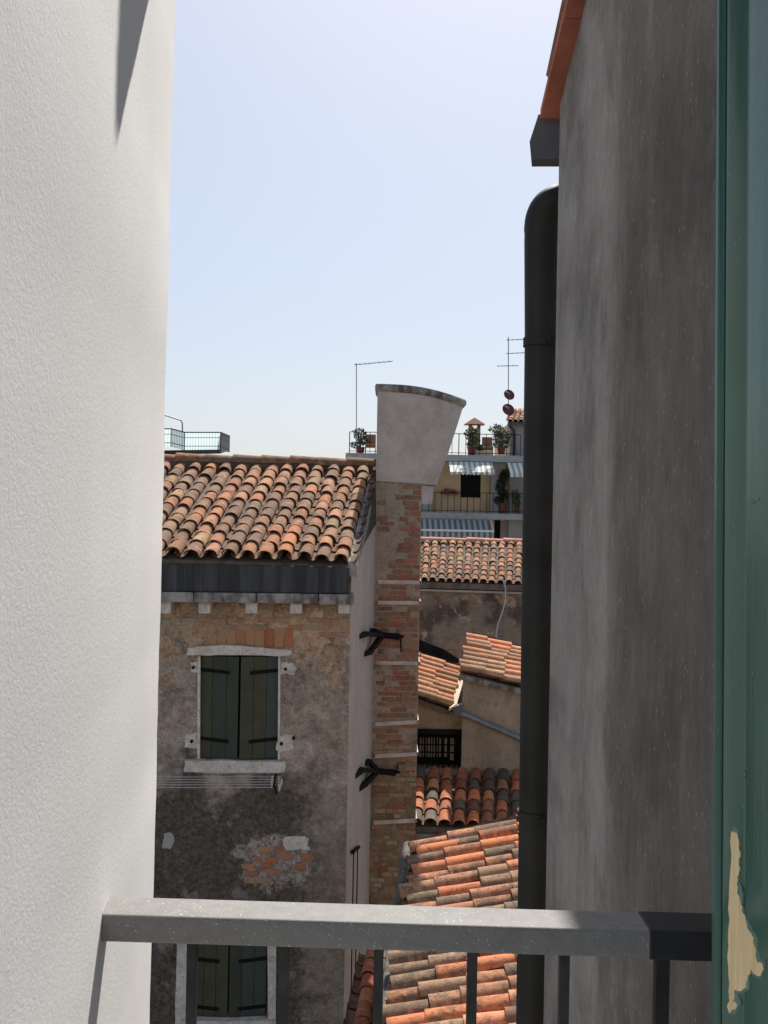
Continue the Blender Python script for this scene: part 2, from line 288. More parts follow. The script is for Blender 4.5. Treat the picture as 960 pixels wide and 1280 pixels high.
a = g.noise(1.5, 7, rough=.65); c = g.mix(g.ramp(a, [(.4, 0.), (.6, 1.)]), br.outputs[0], (.20, .165, .135)); c = g.mix(g.math('MULTIPLY', g.ramp(g.noise(1.1, 9, rough=.72), [(.48, 0.), (.58, 1.)]), .8), c, (.06, .045, .037))
c = g.mix(g.math('MULTIPLY', g.ramp(g.noise(2.6, 8, rough=.7), [(.56, 0.), (.61, 1.)]), .8), c, (.42, .28, .19)); M['brickwall'] = g.done(c, .95, g.noise(9, 5), .5, .03, spec=.1)
def stripes(name, a, b, per):
    g = G(name); w_ = g.math('FRACT', g.math('MULTIPLY', g.sep(0), 1 / per)); return g.done(g.mix(g.math('GREATER_THAN', w_, .5), a, b), .85)
M['awn1'] = stripes('cream_striped_canvas', (.74, .72, .62), (.34, .35, .32), .24)
M['awn2'] = stripes('grey_striped_canvas', (.40, .41, .39), (.135, .15, .15), .25)
M['leaf'] = simple('dull_green_leaf', (.10, .125, .055), .7, .5, 20)
M['leafdark'] = simple('dark_green_leaf', (.028, .045, .022), .7, .45, 20)
M['leafgrey'] = simple('grey_green_leaf', (.10, .115, .075), .7, .35, 20)
M['flower'] = simple('dark_red_flower', (.28, .02, .03), .8, .4, 30)
M['pot'] = simple('red_plastic_pot', (.22, .06, .045), .7, .2, 8)
M['white'] = simple('white_enamel', (.72, .71, .68), .6, .08)
M['panel'] = simple('frosted_pale_panel', (.56, .63, .62), .4, .08)
g = G('frosted_glass_panel'); t1 = g.n('BsdfTranslucent'); t1.inputs[0].default_value = (.80, .88, .87, 1); t2 = g.n('BsdfTransparent'); t2.inputs[0].default_value = (.9, .96, .95, 1); mx = g.n('MixShader'); mx.inputs[0].default_value = .5; g.t.links.new(t1.outputs[0], mx.inputs[1]); g.t.links.new(t2.outputs[0], mx.inputs[2]); mx2 = g.n('MixShader'); mx2.inputs[0].default_value = .12; g.t.links.new(mx.outputs[0], mx2.inputs[1]); g.t.links.new(g.b.outputs[0], mx2.inputs[2]); g.b.inputs['Base Color'].default_value = (.5, .6, .6, 1); g.t.links.new(mx2.outputs[0], g.t.nodes['Material Output'].inputs[0]); M['panel'] = g.m
M['dish'] = simple('dark_red_dish', (.12, .035, .035), .6, .2)
M['ground'] = simple('grey_paving', (.16, .155, .15), .95, .25, 1.5)
M['room'] = simple('room_paint', (.78, .76, .72), .9, .05)
M['bitumen'] = simple('black_bitumen', (.016, .015, .014), .95, .3, 4, spec=.05)
M['cream'] = simple('cream_painted_metal', (.58, .50, .36), .8, .15, 9)

# ------------------------------------------------------------------ tile and brick pieces
def tile_mesh(name, mat, taper=.8, seg=6, th=.13, hz=.85, flip=1):
    mb = MB(); rings = []
    for y, r in ((0, 1.0), (1, taper)):
        for rr in (r, r - th):
            rings.append([(rr * math.cos(math.pi * i / seg), y, flip * hz * rr * math.sin(math.pi * i / seg)) for i in range(seg + 1)])
    vs = sum(rings, []); k = seg + 1; fs = []
    for i in range(seg):
        fs += [(i, i + 1, 2 * k + i + 1, 2 * k + i), (k + i, 3 * k + i, 3 * k + i + 1, k + i + 1), (i, k + i, k + i + 1, i + 1), (2 * k + i, 2 * k + i + 1, 3 * k + i + 1, 3 * k + i)]
    fs += [(0, 2 * k, 3 * k, k), (seg, k + seg, 3 * k + seg, 2 * k + seg)]
    me = bpy.data.meshes.new(name); me.from_pydata(vs, [], fs); me.update()
    bm = bmesh.new(); bm.from_mesh(me); bmesh.ops.recalc_face_normals(bm, faces=bm.faces); bm.to_mesh(me); bm.free()
    me.polygons.foreach_set('use_smooth', [True] * len(me.polygons)); me.set_sharp_from_angle(angle=R(50)); me.materials.append(mat); return me
TM = {k: tile_mesh('roof_tile', M[k]) for k in ('tileA', 'tileB', 'tileC', 'tileD')}
TM['terracotta'] = tile_mesh('ridge_tile', M['ridge'])
def lerp(a, b, t): return a + (b - a) * t
def ragged(pl, amp, seed, it=2):
    rr = random.Random(seed)
    for _ in range(it):
        out = []
        for i, a in enumerate(pl):
            b = pl[(i + 1) % len(pl)]; L = math.hypot(b[0] - a[0], b[1] - a[1]); k = min(amp, L * .16)
            out += [a, ((a[0] + b[0]) / 2 + rr.uniform(-k, k), (a[1] + b[1]) / 2 + rr.uniform(-k, k))]
        pl = out
    return pl
def tiled_roof(roof, mk, EL, ER, RR, RL, ncol, nrow, rnd, skip=None, jit=1.0, raise_=.045, over=1.28, sag=0.0, wid=.46):
    """cover tiles as single pieces on a bilinear patch, pan tiles joined; eave EL-ER, ridge RL-RR"""
    def q(u, t):
        p = lerp(lerp(EL, ER, u), lerp(RL, RR, u), t); p = p.copy(); p.z += sag * (math.sin(u * 7.3 + 1.1) * .5 + math.sin(u * 3.1 + t * 4.0)) - abs(sag) * .6 * math.sin(math.pi * u); return p
    pans = MB()
    for i in range(ncol + 1):
        for j in range(nrow):
            uc = i / ncol; t0 = j / nrow; t1 = min(1.0, (j + over) / nrow); um = min(.999, max(.001, uc))
            a, b = q(um, t0), q(um, t1); ax = b - a
            if skip and skip(uc, t0): continue
            ud = (q(min(1, um + .01), t0) - q(max(0, um - .01), t0)).normalized(); n = ud.cross(ax).normalized(); n = n if n.z > 0 else -n
            wv = (ER - EL).length * (1 - t0) + (RR - RL).length * t0; h = wv / ncol * .42
            base = len(pans.v); seg = 4
            for (pt, sc, up) in ((a, .86, .035), (b, 1.0, .012)):
                for s_ in range(seg + 1):
                    an = math.pi * s_ / seg; pans.v.append(tuple(pt + ud * (math.cos(an) * h * sc) + n * (up + h * .62 * (1 - math.sin(an)))))
            pans.f += [(base + s_, base + s_ + 1, base + seg + 2 + s_, base + seg + 1 + s_) for s_ in range(seg)]
    pans.build('pan_tiles', M['pan'], roof, smooth=50, kind='stuff')
    for i in range(ncol):
        cj = rnd.uniform(-.02, .02) * jit; ct = rnd.uniform(-.07, .07) * (jit - 1) * 2
        for j in range(nrow):
            if skip and skip((i + .5) / ncol, j / nrow): continue
            u = (i + .5) / ncol + (cj + rnd.uniform(-.035, .035) * jit) / ncol
            t0 = max(-.12 / nrow, (j + ct + rnd.uniform(-.07, .07) * jit) / nrow - .02 / nrow); t1 = min(1.0 + .25 / nrow, t0 + over / nrow)
            a, b = q(u, t0), q(u + rnd.uniform(-.04, .04) * jit / ncol, t1); ax = b - a
            ud = (q(min(1, u + .02), t0) - q(max(0, u - .02), t0)).normalized(); n = ud.cross(ax).normalized()
            if n.z < 0: n = -n
            pw = (ER - EL).length * (1 - t0) + (RR - RL).length * t0; hw = pw / ncol * wid * rnd.uniform(.90, 1.04)
            lift = raise_ + rnd.uniform(0, .012) * jit
            ax = ax - n * .028; xd = ax.cross(n).normalized() if ax.cross(n).dot(ud) > 0 else -ax.cross(n).normalized()
            roll = rnd.uniform(-.05, .05) * jit; xr = xd * math.cos(roll) + n * math.sin(roll); nr = n * math.cos(roll) - xd * math.sin(roll)
            o = bpy.data.objects.new('roof_tile', TM[mk]); C.objects.link(o); o.parent = roof
            m = Matrix.Identity(4); hh = hw * rnd.uniform(.88, 1.02)
            for r_ in range(3): m[r_][0] = xr[r_] * hw; m[r_][1] = ax[r_]; m[r_][2] = nr[r_] * hh; m[r_][3] = (a + n * (lift + .018))[r_]
            o.matrix_local = m
def place_piece(me, name, parent, X, Y, Z, T):
    o = bpy.data.objects.new(name, me); C.objects.link(o); o.parent = parent
    m = Matrix.Identity(4)
    for r_ in range(3): m[r_][0] = X[r_]; m[r_][1] = Y[r_]; m[r_][2] = Z[r_]; m[r_][3] = T[r_]
    o.matrix_local = m; return o
def brick_meshes(mat, n=5):
    out = []
    for k in range(n):
        rr = random.Random(k + 3); j = lambda a: rr.uniform(-a, a)
        mb = MB(); ring = [(-.5, -.5), (.5, -.5), (.5, .5), (-.5, .5)]
        back = [(x, 0, z) for x, z in ring]; mid = [(x + j(.06), -.7, z + j(.12)) for x, z in ring]; fr = [(x * .9 + j(.06), -1 + j(.25), z * .8 + j(.14)) for x, z in ring]
        mb.add(back + mid + fr, [(0, 1, 5, 4), (1, 2, 6, 5), (2, 3, 7, 6), (3, 0, 4, 7), (4, 5, 9, 8), (5, 6, 10, 9), (6, 7, 11, 10), (7, 4, 8, 11), (8, 9, 10, 11)])
        me = bpy.data.meshes.new('brick'); me.from_pydata(mb.v, [], mb.f); me.update()
        bm = bmesh.new(); bm.from_mesh(me); bmesh.ops.recalc_face_normals(bm, faces=bm.faces); bm.to_mesh(me); bm.free(); me.materials.append(mat); out.append(me)
    return out
BM1, BM2, BM3 = brick_meshes(M['brick']), brick_meshes(M['brick2']), brick_meshes(M['soldier'])
def brick(f, parent, s, z, w_, h, meshes, rnd, proud=.014, d=0.0, tilt=.015):
    t = rnd.uniform(-tilt, tilt); ux = f.u * math.cos(t) + Vector((0, 0, math.sin(t))); uz = Vector((0, 0, math.cos(t))) - f.u * math.sin(t)
    place_piece(rnd.choice(meshes), 'brick', parent, ux * w_, -f.n * (proud * rnd.uniform(.6, 1.3) + .01), uz * h, f.p(s, d - .01, z))
def leaves(mb, c, rx, ry, rz, n, size, rnd):
    for _ in range(n):
        while True:
            q = Vector((rnd.uniform(-1, 1), rnd.uniform(-1, 1), rnd.uniform(-1, 1)))
            if q.length < 1 and q.length > rnd.random() * .9: break
        p = Vector(c) + Vector((q.x * rx, q.y * ry, q.z * rz)); d = Vector((rnd.gauss(0, 1), rnd.gauss(0, 1), rnd.gauss(.3, 1))).normalized(); e = d.orthogonal().normalized()
        e = (e * math.cos(rnd.random() * 6.3) + d.cross(e) * math.sin(rnd.random() * 6.3)); L = size * rnd.uniform(.6, 1.3)
        mb.add([p - d * L * .5, p + e * L * .22, p + d * L * .5, p - e * L * .22], [(0, 1, 2, 3)])

# ================================================================== THE SETTING
def struct(o): o['kind'] = 'structure'; return o
struct(MB().box(-900, 900, -300, 1500, -.3, 0).build('ground', M['ground'], own=True))

# own room and window surround (around the camera)
WX = -.380
struct(MB().box(-2.2, 2.9, -3.3, 1.19, 8.35, 8.5).build('terrace_floor', M['room'], own=True))
hw_ = thing('house_wall', 'white stucco wall with rail shadow along the left side of the view', 'wall', (-1.2, 1.2, 0))
a0, a1 = P(220, 0, 1.78), P(188, 1280, 1.78); lean = (a0.x - a1.x) / (a0.z - a1.z); xe = (a0.x + a1.x) / 2
lw = MB(); SPL = .10
def lx(z, y=1.78): return xe + lean * (z - 10) + SPL * (1.78 - y)
zb, zt = 0.0, 13.5; rj = random.Random(77); rings = []
zz_ = [0.0, 6.0, 8.0] + [8.6 + .035 * k for k in range(86)] + [12.5, zt]; jx = jy = 0
for z in zz_:
    jx = jx * .75 + rj.uniform(-.0007, .0007); jy = jy * .75 + rj.uniform(-.001, .001); zc = min(11.5, max(8.6, z))
    rings.append([Vector((-2.3, .9, z)), Vector((lx(zc, .45), .45, z)), Vector((lx(zc, 1.771) + jx, 1.771, z)), Vector((lx(zc, 1.777) - .0025 + jx, 1.777 + jy, z)), Vector((lx(zc) - .009, 1.78 + jy, z)), Vector((-2.3, 1.78, z))])
n = 6
for r_ in rings: lw.v += [tuple(p) for p in r_]
for i in range(len(rings) - 1): lw.f += [(i * n + j, i * n + (j + 1) % n, (i + 1) * n + (j + 1) % n, (i + 1) * n + j) for j in range(n)]
lw.f += [tuple(range(n))[::-1], tuple((len(rings) - 1) * n + j for j in range(n))]
lw.build('side_wall', M['stucco'], hw_, smooth=40)
rw = MB().box(.482, 3.2, 1.2, 1.44, 0, zt).box(xe + .06, .48, 1.2, 1.44, 11.30, zt).box(xe + .06, .48, 1.2, 1.36, 0, 8.55)
rw.box(.66, 3.2, -2.0, 1.198, 0, zt)  # unseen wall block added to shade the right end of the handrail
rw.build('window_surround_and_occluder', M['stucco'], hw_)
MB().box(xe + .012, xe + .140, 1.69, 1.72, 11.04, 11.6).build('shadow_plate', M['zinc'], hw_)  # unseen plate added to cast the wedge shadow on the side wall

# ================================================================== GREY BUILDING ON THE RIGHT
gb = thing('grey_building', 'tall grey cement-rendered building with black drainpipe on the right', 'building', (1.5, 2.4, 0))
YC = 3.2; pc = P(700, 131, YC); X0, Z0 = pc.x, pc.z; DX = .06
def wx(y): return X0 + DX * (YC - y)
p735 = None
for k in range(200):
    y = YC - k * .005; q = P(733, 0, y)
    if wx(y) <= q.x + 1e-6: p735 = (y, q.z)
    else: break
y7, z7 = p735; rake = (z7 - Z0) / (YC - y7)
def wz(y): return Z0 + rake * (YC - y)
yn = 1.45
wl = MB(); wl.slab([(wx(YC), YC, 0), (wx(yn), yn, 0), (wx(yn), yn, wz(yn)), (wx(YC), YC, Z0)], (3.0, 0, 0)); wl.build('wall', M['render'], gb)
rf = MB(); t_ = .07
rf.hexa([(wx(YC) + .02, YC + .03, Z0 - .012 + .014), (4, YC + .03, Z0 + .002), (4, yn, wz(yn) + .002), (wx(yn) + .02, yn, wz(yn) + .002),
         (wx(YC) + .02, YC + .03, Z0 + t_), (4, YC + .03, Z0 + t_), (4, yn, wz(yn) + t_), (wx(yn) + .02, yn, wz(yn) + t_)])
roof_g = rf.build('roof', M['deck'], gb)
rnd = random.Random(5); y = YC + .05
while y > yn:                                           # verge tiles seen from below
    L = .30; y2 = max(yn, y - L); j = rnd.uniform(-.004, .004); xo = -.052 + rnd.uniform(-.003, .003); m = MB()
    m.hexa([(wx(y) + xo, y - .003, wz(y) + .003 + j), (wx(y) + .3, y - .003, wz(y) + .004 + j), (wx(y2) + .3, y2, wz(y2) + .004 + j), (wx(y2) + xo, y2, wz(y2) + .003 + j),
            (wx(y) + xo, y - .003, wz(y) + .03 + j), (wx(y) + .3, y - .003, wz(y) + .03 + j), (wx(y2) + .3, y2, wz(y2) + .03 + j), (wx(y2) + xo, y2, wz(y2) + .03 + j)])
    m.build('verge_tile', M['terracotta'], roof_g); y = y2
tiled_roof(roof_g, 'tileB', Vector((wx(YC) + .03, YC + .03, Z0 + .05)), Vector((2.2, YC + .03, Z0 + .05)), Vector((2.2, yn + .1, wz(yn) + .04)), Vector((wx(yn) + .03, yn + .1, wz(yn) + .04)), 9, 5, rnd)
# box gutter end
gm = MB(); gm.slab([P(673, 143, 3.27), P(662, 177, 3.27), P(664, 199, 3.27), P(745, 199, 3.27), P(745, 143, 3.27)], (.012, .07, 0))
gm.build('box_gutter', M['boxgutter'], gb)
YP = 3.36; rp = 21.0 / F * YP
def spline(pts, k=6):
    out = []
    for i in range(len(pts) - 1):
        a, b, c, d = pts[max(i - 1, 0)], pts[i], pts[i + 1], pts[min(i + 2, len(pts) - 1)]
        for j in range(k):
            t = j / k; out.append(.5 * ((2 * b) + (c - a) * t + (2 * a - 5 * b + 4 * c - d) * t * t + (3 * b - a - 3 * c + d) * t ** 3))
    return out + [pts[-1]]
pp = spline([P(735, 236, YP + .02), P(706, 250, YP + .01), P(688, 259, YP), P(679.5, 274, YP), P(677.5, 300, YP)], 6) + [P(677, 420, YP), P(672, 850, YP), P(666, 1290, YP)]
q0 = pp[-1]; pp.append(Vector((q0.x, YP, 5.0))); npp = len(pp)
dp = MB().tube(pp, [rp * (1.09 if k < 22 else 1.05 if k < 25 else 1.0) for k in range(npp)], 24).build('downpipe', M['pipe'], gb, smooth=40)
for (bx_, by) in ((677, 428), (669.5, 1018)):
    c_ = P(bx_, by, YP); m = MB(); m.tube([c_ - Vector((0, 0, .014)), c_ + Vector((0, 0, .014))], rp * 1.10, 24)
    m.bar(c_ + Vector((rp, -.02, 0)), Vector((wx(3.12) + .02, 3.10, c_.z)), .012, .012); m.tube([c_ + Vector((rp * .2, -rp * 1.05, 0)), c_ + Vector((rp * .2, -rp * 1.3, 0))], .008, 6)
    m.build('bracket', M['pipe'], dp)

# ================================================================== OLD HOUSE WITH GREEN SHUTTERS
CX, CY = -.372, 12.2
FA = Frame((CX, CY), (1, .05)); rnd = random.Random(11)
ha = thing('old_house', 'weathered plaster house with tiled roof and green shutters left of the chimney', 'house', (-3.5, 14, 0))
S0 = -6.6
s_l, z_t = FA.px(251, 820); s_r, z_b = FA.px(347, 949)
_, zc0 = FA.px(330, 754)
w2l, _ = FA.px(237, 1230); w2r, w2b = FA.px(333, 1272); w2t = FA.px(290, 1150)[1]
h1 = (s_l - .01, s_r + .01, z_b - .01, z_t + .01); h2 = (w2l, w2r, w2b - .02, w2t)
RU = Vector((.107, 1, 0)).normalized()                   # gable direction
def gab(d, z): return Vector((CX, CY, 0)) + RU * d + Vector((0, 0, z))
EAVE_Z, RIDGE_Z, RIDGE_Y = P(330, 703, 12.0).z, P(340, 588, 15.2).z, 15.2
DR = (15.2 - CY) / RU.y
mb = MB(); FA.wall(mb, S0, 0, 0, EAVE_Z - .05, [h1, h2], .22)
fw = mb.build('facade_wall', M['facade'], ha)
mb = MB(); back = DR * 2
mb.slab([gab(0.002, 0), gab(back, 0), gab(back, EAVE_Z - .05), gab(DR, RIDGE_Z - .1), gab(0.002, EAVE_Z - .05)], (-.3, 0, 0))
gw = mb.build('gable_wall', M['gable'], ha)
mb = MB(); bl = FA.p(S0, 0, 0); mb.quad(bl, bl + Vector((.3, 6, 0)), bl + Vector((.3, 6, EAVE_Z)), bl + Vector((0, 0, EAVE_Z - .05))); b2 = gab(back, 0)
mb.quad(bl + Vector((.3, 6, 0)), b2, b2 + Vector((0, 0, EAVE_Z)), bl + Vector((.3, 6, EAVE_Z))); mb.build('back_wall', M['gable'], ha)
for (h, nm) in ((h1, 0), (h2, 1)):
    m = MB(); FA.box(m, h[0] - .02, h[1] + .02, -.24, -.221, h[2] - .02, h[3] + .02); m.build('window_recess', M['void'], ha)
# roof
ER = P(437, 707, 11.98); EL = P(-60, 690, 11.75); RR_ = P(466, 591, 15.15); RL_ = P(66, 578, 15.05)
mb = MB(); nrm = Vector((0, 0, -.06))
mb.hexa([EL + nrm * 1.8, ER + nrm * 1.8, RR_ + nrm * 1.8, RL_ + nrm * 1.8, EL, ER, RR_, RL_])
Bk = Vector((0, 3.2, -1.35)); mb.hexa([RL_ + nrm * 1.8, RR_ + nrm * 1.8, RR_ + Bk + nrm, RL_ + Bk + nrm, RL_, RR_, RR_ + Bk, RL_ + Bk])
roof = mb.build('roof', M['deck'], ha)
ncol = 21
tiled_roof(roof, 'tileA', EL, ER, RR_, RL_, ncol, 11, rnd, wid=.43, jit=1.5, skip=lambda u, t: u < .25, sag=.018)
# ridge tiles
ra, rb = P(150, 573, 15.12), P(469, 580, 15.16); n = 9
for i in range(n):
    a = lerp(ra, rb, i / n); b = lerp(ra, rb, (i + 1.12) / n); ax = b - a; zz = Vector((0, 0, 1)); xx = Vector((0, 1, 0))
    place_piece(TM['tileA'], 'ridge_tile', roof, xx * .16, ax, zz * .15, a + Vector((0, 0, -.03 + rnd.uniform(-.008, .008))))
m = MB(); m.hexa([RL_ + Vector((0, -.09, -.1)), RR_ + Vector((0, -.09, -.1)), RR_ + Vector((0, .12, -.1)), RL_ + Vector((0, .12, -.1)), RL_ + Vector((0, -.09, .11)), RR_ + Vector((0, -.09, .11)), RR_ + Vector((0, .12, .13)), RL_ + Vector((0, .12, .13))]); m.build('ridge_bedding', M['deck'], roof)
# verge mortar
mb = MB(); va, vb = ER + Vector((-.02, 0, .02)), RR_ + Vector((-.02, 0, .02)); off = Vector((.10, 0, -.02))
mb.hexa([va - Vector((0, 0, .13)), va + off - Vector((0, 0, .13)), vb + off - Vector((0, 0, .13)), vb - Vector((0, 0, .13)), va + Vector((0, 0, .03)), va + off, vb + off, vb + Vector((0, 0, .03))])
mb.build('verge_mortar', M['cornice'], ha)
# gutter box, cornice, corbels
zg1 = FA.px(330, 707, .30)[1]; zg0 = FA.px(330, 741, .30)[1]; zcb = FA.px(330, 754, .34)[1]
m = MB(); FA.box(m, S0, -.03, .06, .30, zg0, zg1)
s = S0
gut = m.build('gutter', M['gutter'], ha, bevel=.012)
for px in (207, 252, 296, 345, 400):
    s_ = FA.px(px, 725, .30)[0]; m = MB(); FA.box(m, s_ - .012, s_ + .012, .28, .308, zg0 - .002, zg1 + .004); m.build('gutter_seam', M['gutter'], gut)
cuts = [S0] + [FA.px(p, 748, .34)[0] for p in (150, 242, 320, 398, 443)]
cor = None
for i in range(len(cuts) - 1):
    m = MB(); FA.box(m, cuts[i] + .004, cuts[i + 1] - .004, .0, .34 + rnd.uniform(-.01, .01), zcb + rnd.uniform(-.006, .006), zg0 - .004); m.build('cornice_stone', M['cornice'], ha, bevel=.01)
for px in (206, 255.5, 314, 370, 430):
    s_ = FA.px(px, 760, .26)[0]; zl = FA.px(px, 767, .26)[1]; m = MB(); FA.box(m, s_ - .068, s_ + .068, 0, .26 + rnd.uniform(-.01, .015), zl, zcb - .003); m.build('corbel', M['stone'], ha, bevel=.012)
# brickwork showing under the cornice
for k, (y0, ht) in enumerate(((772, 7.5), (780.5, 8), (789.5, 8))):
    px = 206 + k * 7
    while px < 436:
        wpx = min(rnd.uniform(15, 25), 437 - px)
        keep = rnd.random() < (.85 if k == 0 else .75 if px > 385 or px < 235 or k == 1 else .25)
        if k == 2 and 262 < px < 372: keep = False
        if keep:
            s_, z_ = FA.px(px + wpx / 2, y0 + ht / 2); brick(FA, fw, s_, z_, wpx * 12.1 / F - .012, ht * 12.1 / F - .012, BM2, rnd, .012)
        px += wpx
for i in range(9):                                        # soldier course over the window
    s_, z_ = FA.px(265 + i * 12.0, 796.5); 
    brick(FA, fw, s_, z_, .104, .20 + rnd.uniform(-.015, .01), BM3 if 1 < i else BM2, rnd, .014)
for (px, py, w_, h_) in ((331, 1062, 16, 7), (350, 1061, 12, 6), (357, 1070, 20, 8), (384, 1072, 13, 9), (310, 1083, 16, 6), (334, 1083, 13, 7), (316, 1092, 14, 6), (344, 1091, 14, 6), (338, 1075, 14, 7), (322, 1074, 10, 6), (330, 1100, 18, 6), (312, 1101, 13, 6), (376, 1083, 14, 7)):
    s_, z_ = FA.px(px, py); brick(FA, fw, s_, z_, w_ * 12.1 / F, h_ * 12.1 / F, BM3 if py < 1096 else BM2, rnd, .012)
for (pl, mt) in (([(355, 1047), (372, 1045), (386, 1048), (384, 1057), (388, 1062), (370, 1062), (355, 1062)], 'stone'), ([(352, 828), (366, 829), (371, 836), (368, 843), (350, 843)], 'stone'), ([(237, 828), (247, 827), (247, 840), (238, 840)], 'stone'), ([(347, 921), (366, 919), (368, 936), (352, 940), (346, 938)], 'stone'), ([(232, 917), (246, 915), (246, 935), (231, 934)], 'stone'),
                  ([(205, 1042), (214, 1041), (218, 1050), (213, 1061), (203, 1060)], 'greyplaster')):
    ring = [FA.p(FA.px(a, b)[0], -.02, FA.px(a, b)[1]) for a, b in ragged(pl, 1.6, len(pl) * 7 + int(pl[0][0]), 3)]; d_ = .026 if mt != 'mortar' else .023
    MB().slab(ring, FA.n * (d_ + .002 * rnd.random())).build('hinge_stone' if mt == 'stone' else 'plaster_patch', M[mt], ha)
for (px, py) in ((357, 836), (242, 834), (352, 929), (240, 926), (249, 957), (367, 922)):
    s_, z_ = FA.px(px, py); m = MB(); m.tube([FA.p(s_, -.01, z_), FA.p(s_, .05, z_)], .018, 8); m.build('hinge_pin', M['iron'], ha)
# stone lintel, sill, thin jambs
def facade_slab(name, pts, d0, d1, mat, bev=.008):
    pts = ragged(pts, .9, int(pts[0][0]), 2) if bev > .005 else pts; bev = 0
    ring = [FA.p(FA.px(a, b, d1)[0], d1, FA.px(a, b, d1)[1]) for a, b in pts]; return MB().slab(ring, -FA.n * (d1 - d0)).build(name, M[mat], ha, bevel=bev)
facade_slab('window_lintel', [(233, 819), (235, 810), (247, 808), (290, 807), (340, 811), (364, 813), (366, 818), (356, 820), (300, 818.5), (262, 819.5)], -.03, .045, 'stone')
facade_slab('window_sill', [(230, 965), (231, 951), (290, 951), (357, 953), (357, 962), (352, 966), (290, 966)], -.12, .075, 'stone')
for a, b in ((247.0, 250.3), (347.8, 350.5)):
    facade_slab('window_jamb', [(a - .6, 949), (a, 820), (b, 820), (b - .6, 949)], -.15, .012, 'stone', .002)
facade_slab('window_jamb', [(219, 1290), (221, 1150), (236, 1150), (236, 1278)], -.18, .03, 'stone'); facade_slab('window_jamb', [(334, 1290), (334, 1150), (346, 1150), (345, 1290)], -.18, .03, 'stone')
facade_slab('window_sill', [(225, 1292), (226, 1276), (345, 1276), (345, 1292)], -.16, .07, 'stone')
# shutters: hinged leaves slightly ajar, planks and strap hinges
def shutter(h, left, ang, mats, wlist, straps):
    s0, s1, z0, z1 = h; mid = (s0 + s1) / 2; wd = (mid - s0) - .006; piv = FA.p(s0 + .012 if left else s1 - .012, -.045, 0)
    sg = 1 if left else -1; dr = (FA.u * math.cos(ang) * sg + FA.n * math.sin(ang)).normalized(); nn = (FA.n * math.cos(ang) - FA.u * sg * math.sin(ang))
    sh = bpy.data.objects.new('shutter', None); C.objects.link(sh); sh.location = piv + Vector((0, 0, z0)); sh.parent = ha; sh.matrix_parent_inverse = Matrix.Translation(-Vector(ha.location))
    x = 0; tot = sum(wlist); off = piv + Vector((0, 0, z0))
    for k, (wk, mt) in enumerate(zip(wlist, mats)):
        a = x; b = x + wk / tot * (wd - .012); m = MB()
        q = lambda t, d, z: piv + dr * t + nn * d + Vector((0, 0, z)) - off
        m.hexa([q(a + .002, 0, z0 + .01), q(b - .002, 0, z0 + .01), q(b - .002, -.03, z0 + .01), q(a + .002, -.03, z0 + .01), q(a + .002, 0, z1 - .012), q(b - .002, 0, z1 - .012), q(b - .002, -.03, z1 - .012), q(a + .002, -.03, z1 - .012)])
        o = m.build('plank', M[mt], None, bevel=.003); o.parent = sh; x = b
    for fz in straps:
        zz = lerp(z0, z1, fz); m = MB(); q = lambda t, d, z: piv + dr * t + nn * d + Vector((0, 0, z)) - off
        dz = -.03; L = wd * .74
        m.hexa([q(-.01, .012, zz - .02), q(L, .012, zz - .02 + dz), q(L, 0.001, zz - .02 + dz), q(-.01, .001, zz - .02), q(-.01, .012, zz + .02), q(L, .012, zz + .02 + dz), q(L, .001, zz + .02 + dz), q(-.01, .001, zz + .02)])
        o = m.build('hinge_strap', M['iron'], None); o.parent = sh
    return sh
shutter(h1, True, R(9), ['olive', 'green', 'green'], [.30, .38, .32], (.86, .20))
shutter(h1, False, R(9), ['bluegreen', 'olive', 'olive'], [.32, .34, .34], (.86, .20))
shutter(h2, True, R(3), ['olive', 'olive', 'olive'], [.33, .33, .33], (.12, .6))
shutter(h2, False, R(3), ['bluegreen', 'bluegreen', 'green'], [.33, .33, .33], (.12, .6))
# chimney pier on the gable
YF = 14.6; ch_l = P(470, 760, YF).x; ch_r = P(524.5, 760, YF).x; ch_t = P(500, 604, YF).z
FC = Frame((ch_l, YF), (1, 0)); W = ch_r - ch_l
mb = MB().box(ch_l - .12, ch_r, YF, YF + .62, 0, ch_t + .03); pier = mb.build('chimney_pier', M['mortar'], ha)
z = ch_t - .05; row = 0; cnt = 0; rb_ = random.Random(21); zlow = P(500, 1135, YF).z
while z > zlow:
    hgt = rb_.uniform(.058, .072); x = -.01 + (rb_.uniform(0, .08) if row % 2 else 0)
    t = (ch_t - z) / (ch_t - zlow)
    while x < W - .03:
        wk = min(rb_.choice([.11, .13, .16, .2, .24]), W - .004 - x)
        if wk < .04: break
        patch = math.sin(x * 7 + z * 3.1) + math.sin(z * 5.3 + 1.7 - x * 4)
        left_pl = (x < .26 and t < .24 and patch > -.9)
        pr = .93 if t < .24 else .78 if t < .52 else .55 if t < .7 else .42
        if not left_pl and rb_.random() < pr and cnt < 300:
            brick(FC, pier, x + wk / 2, z, wk - .014, hgt - rb_.uniform(.006, .02), BM1 if t < .6 or rb_.random() < .45 else BM2, rb_, .015, tilt=.06); cnt += 1
        x += wk
    z -= .075; row += 1
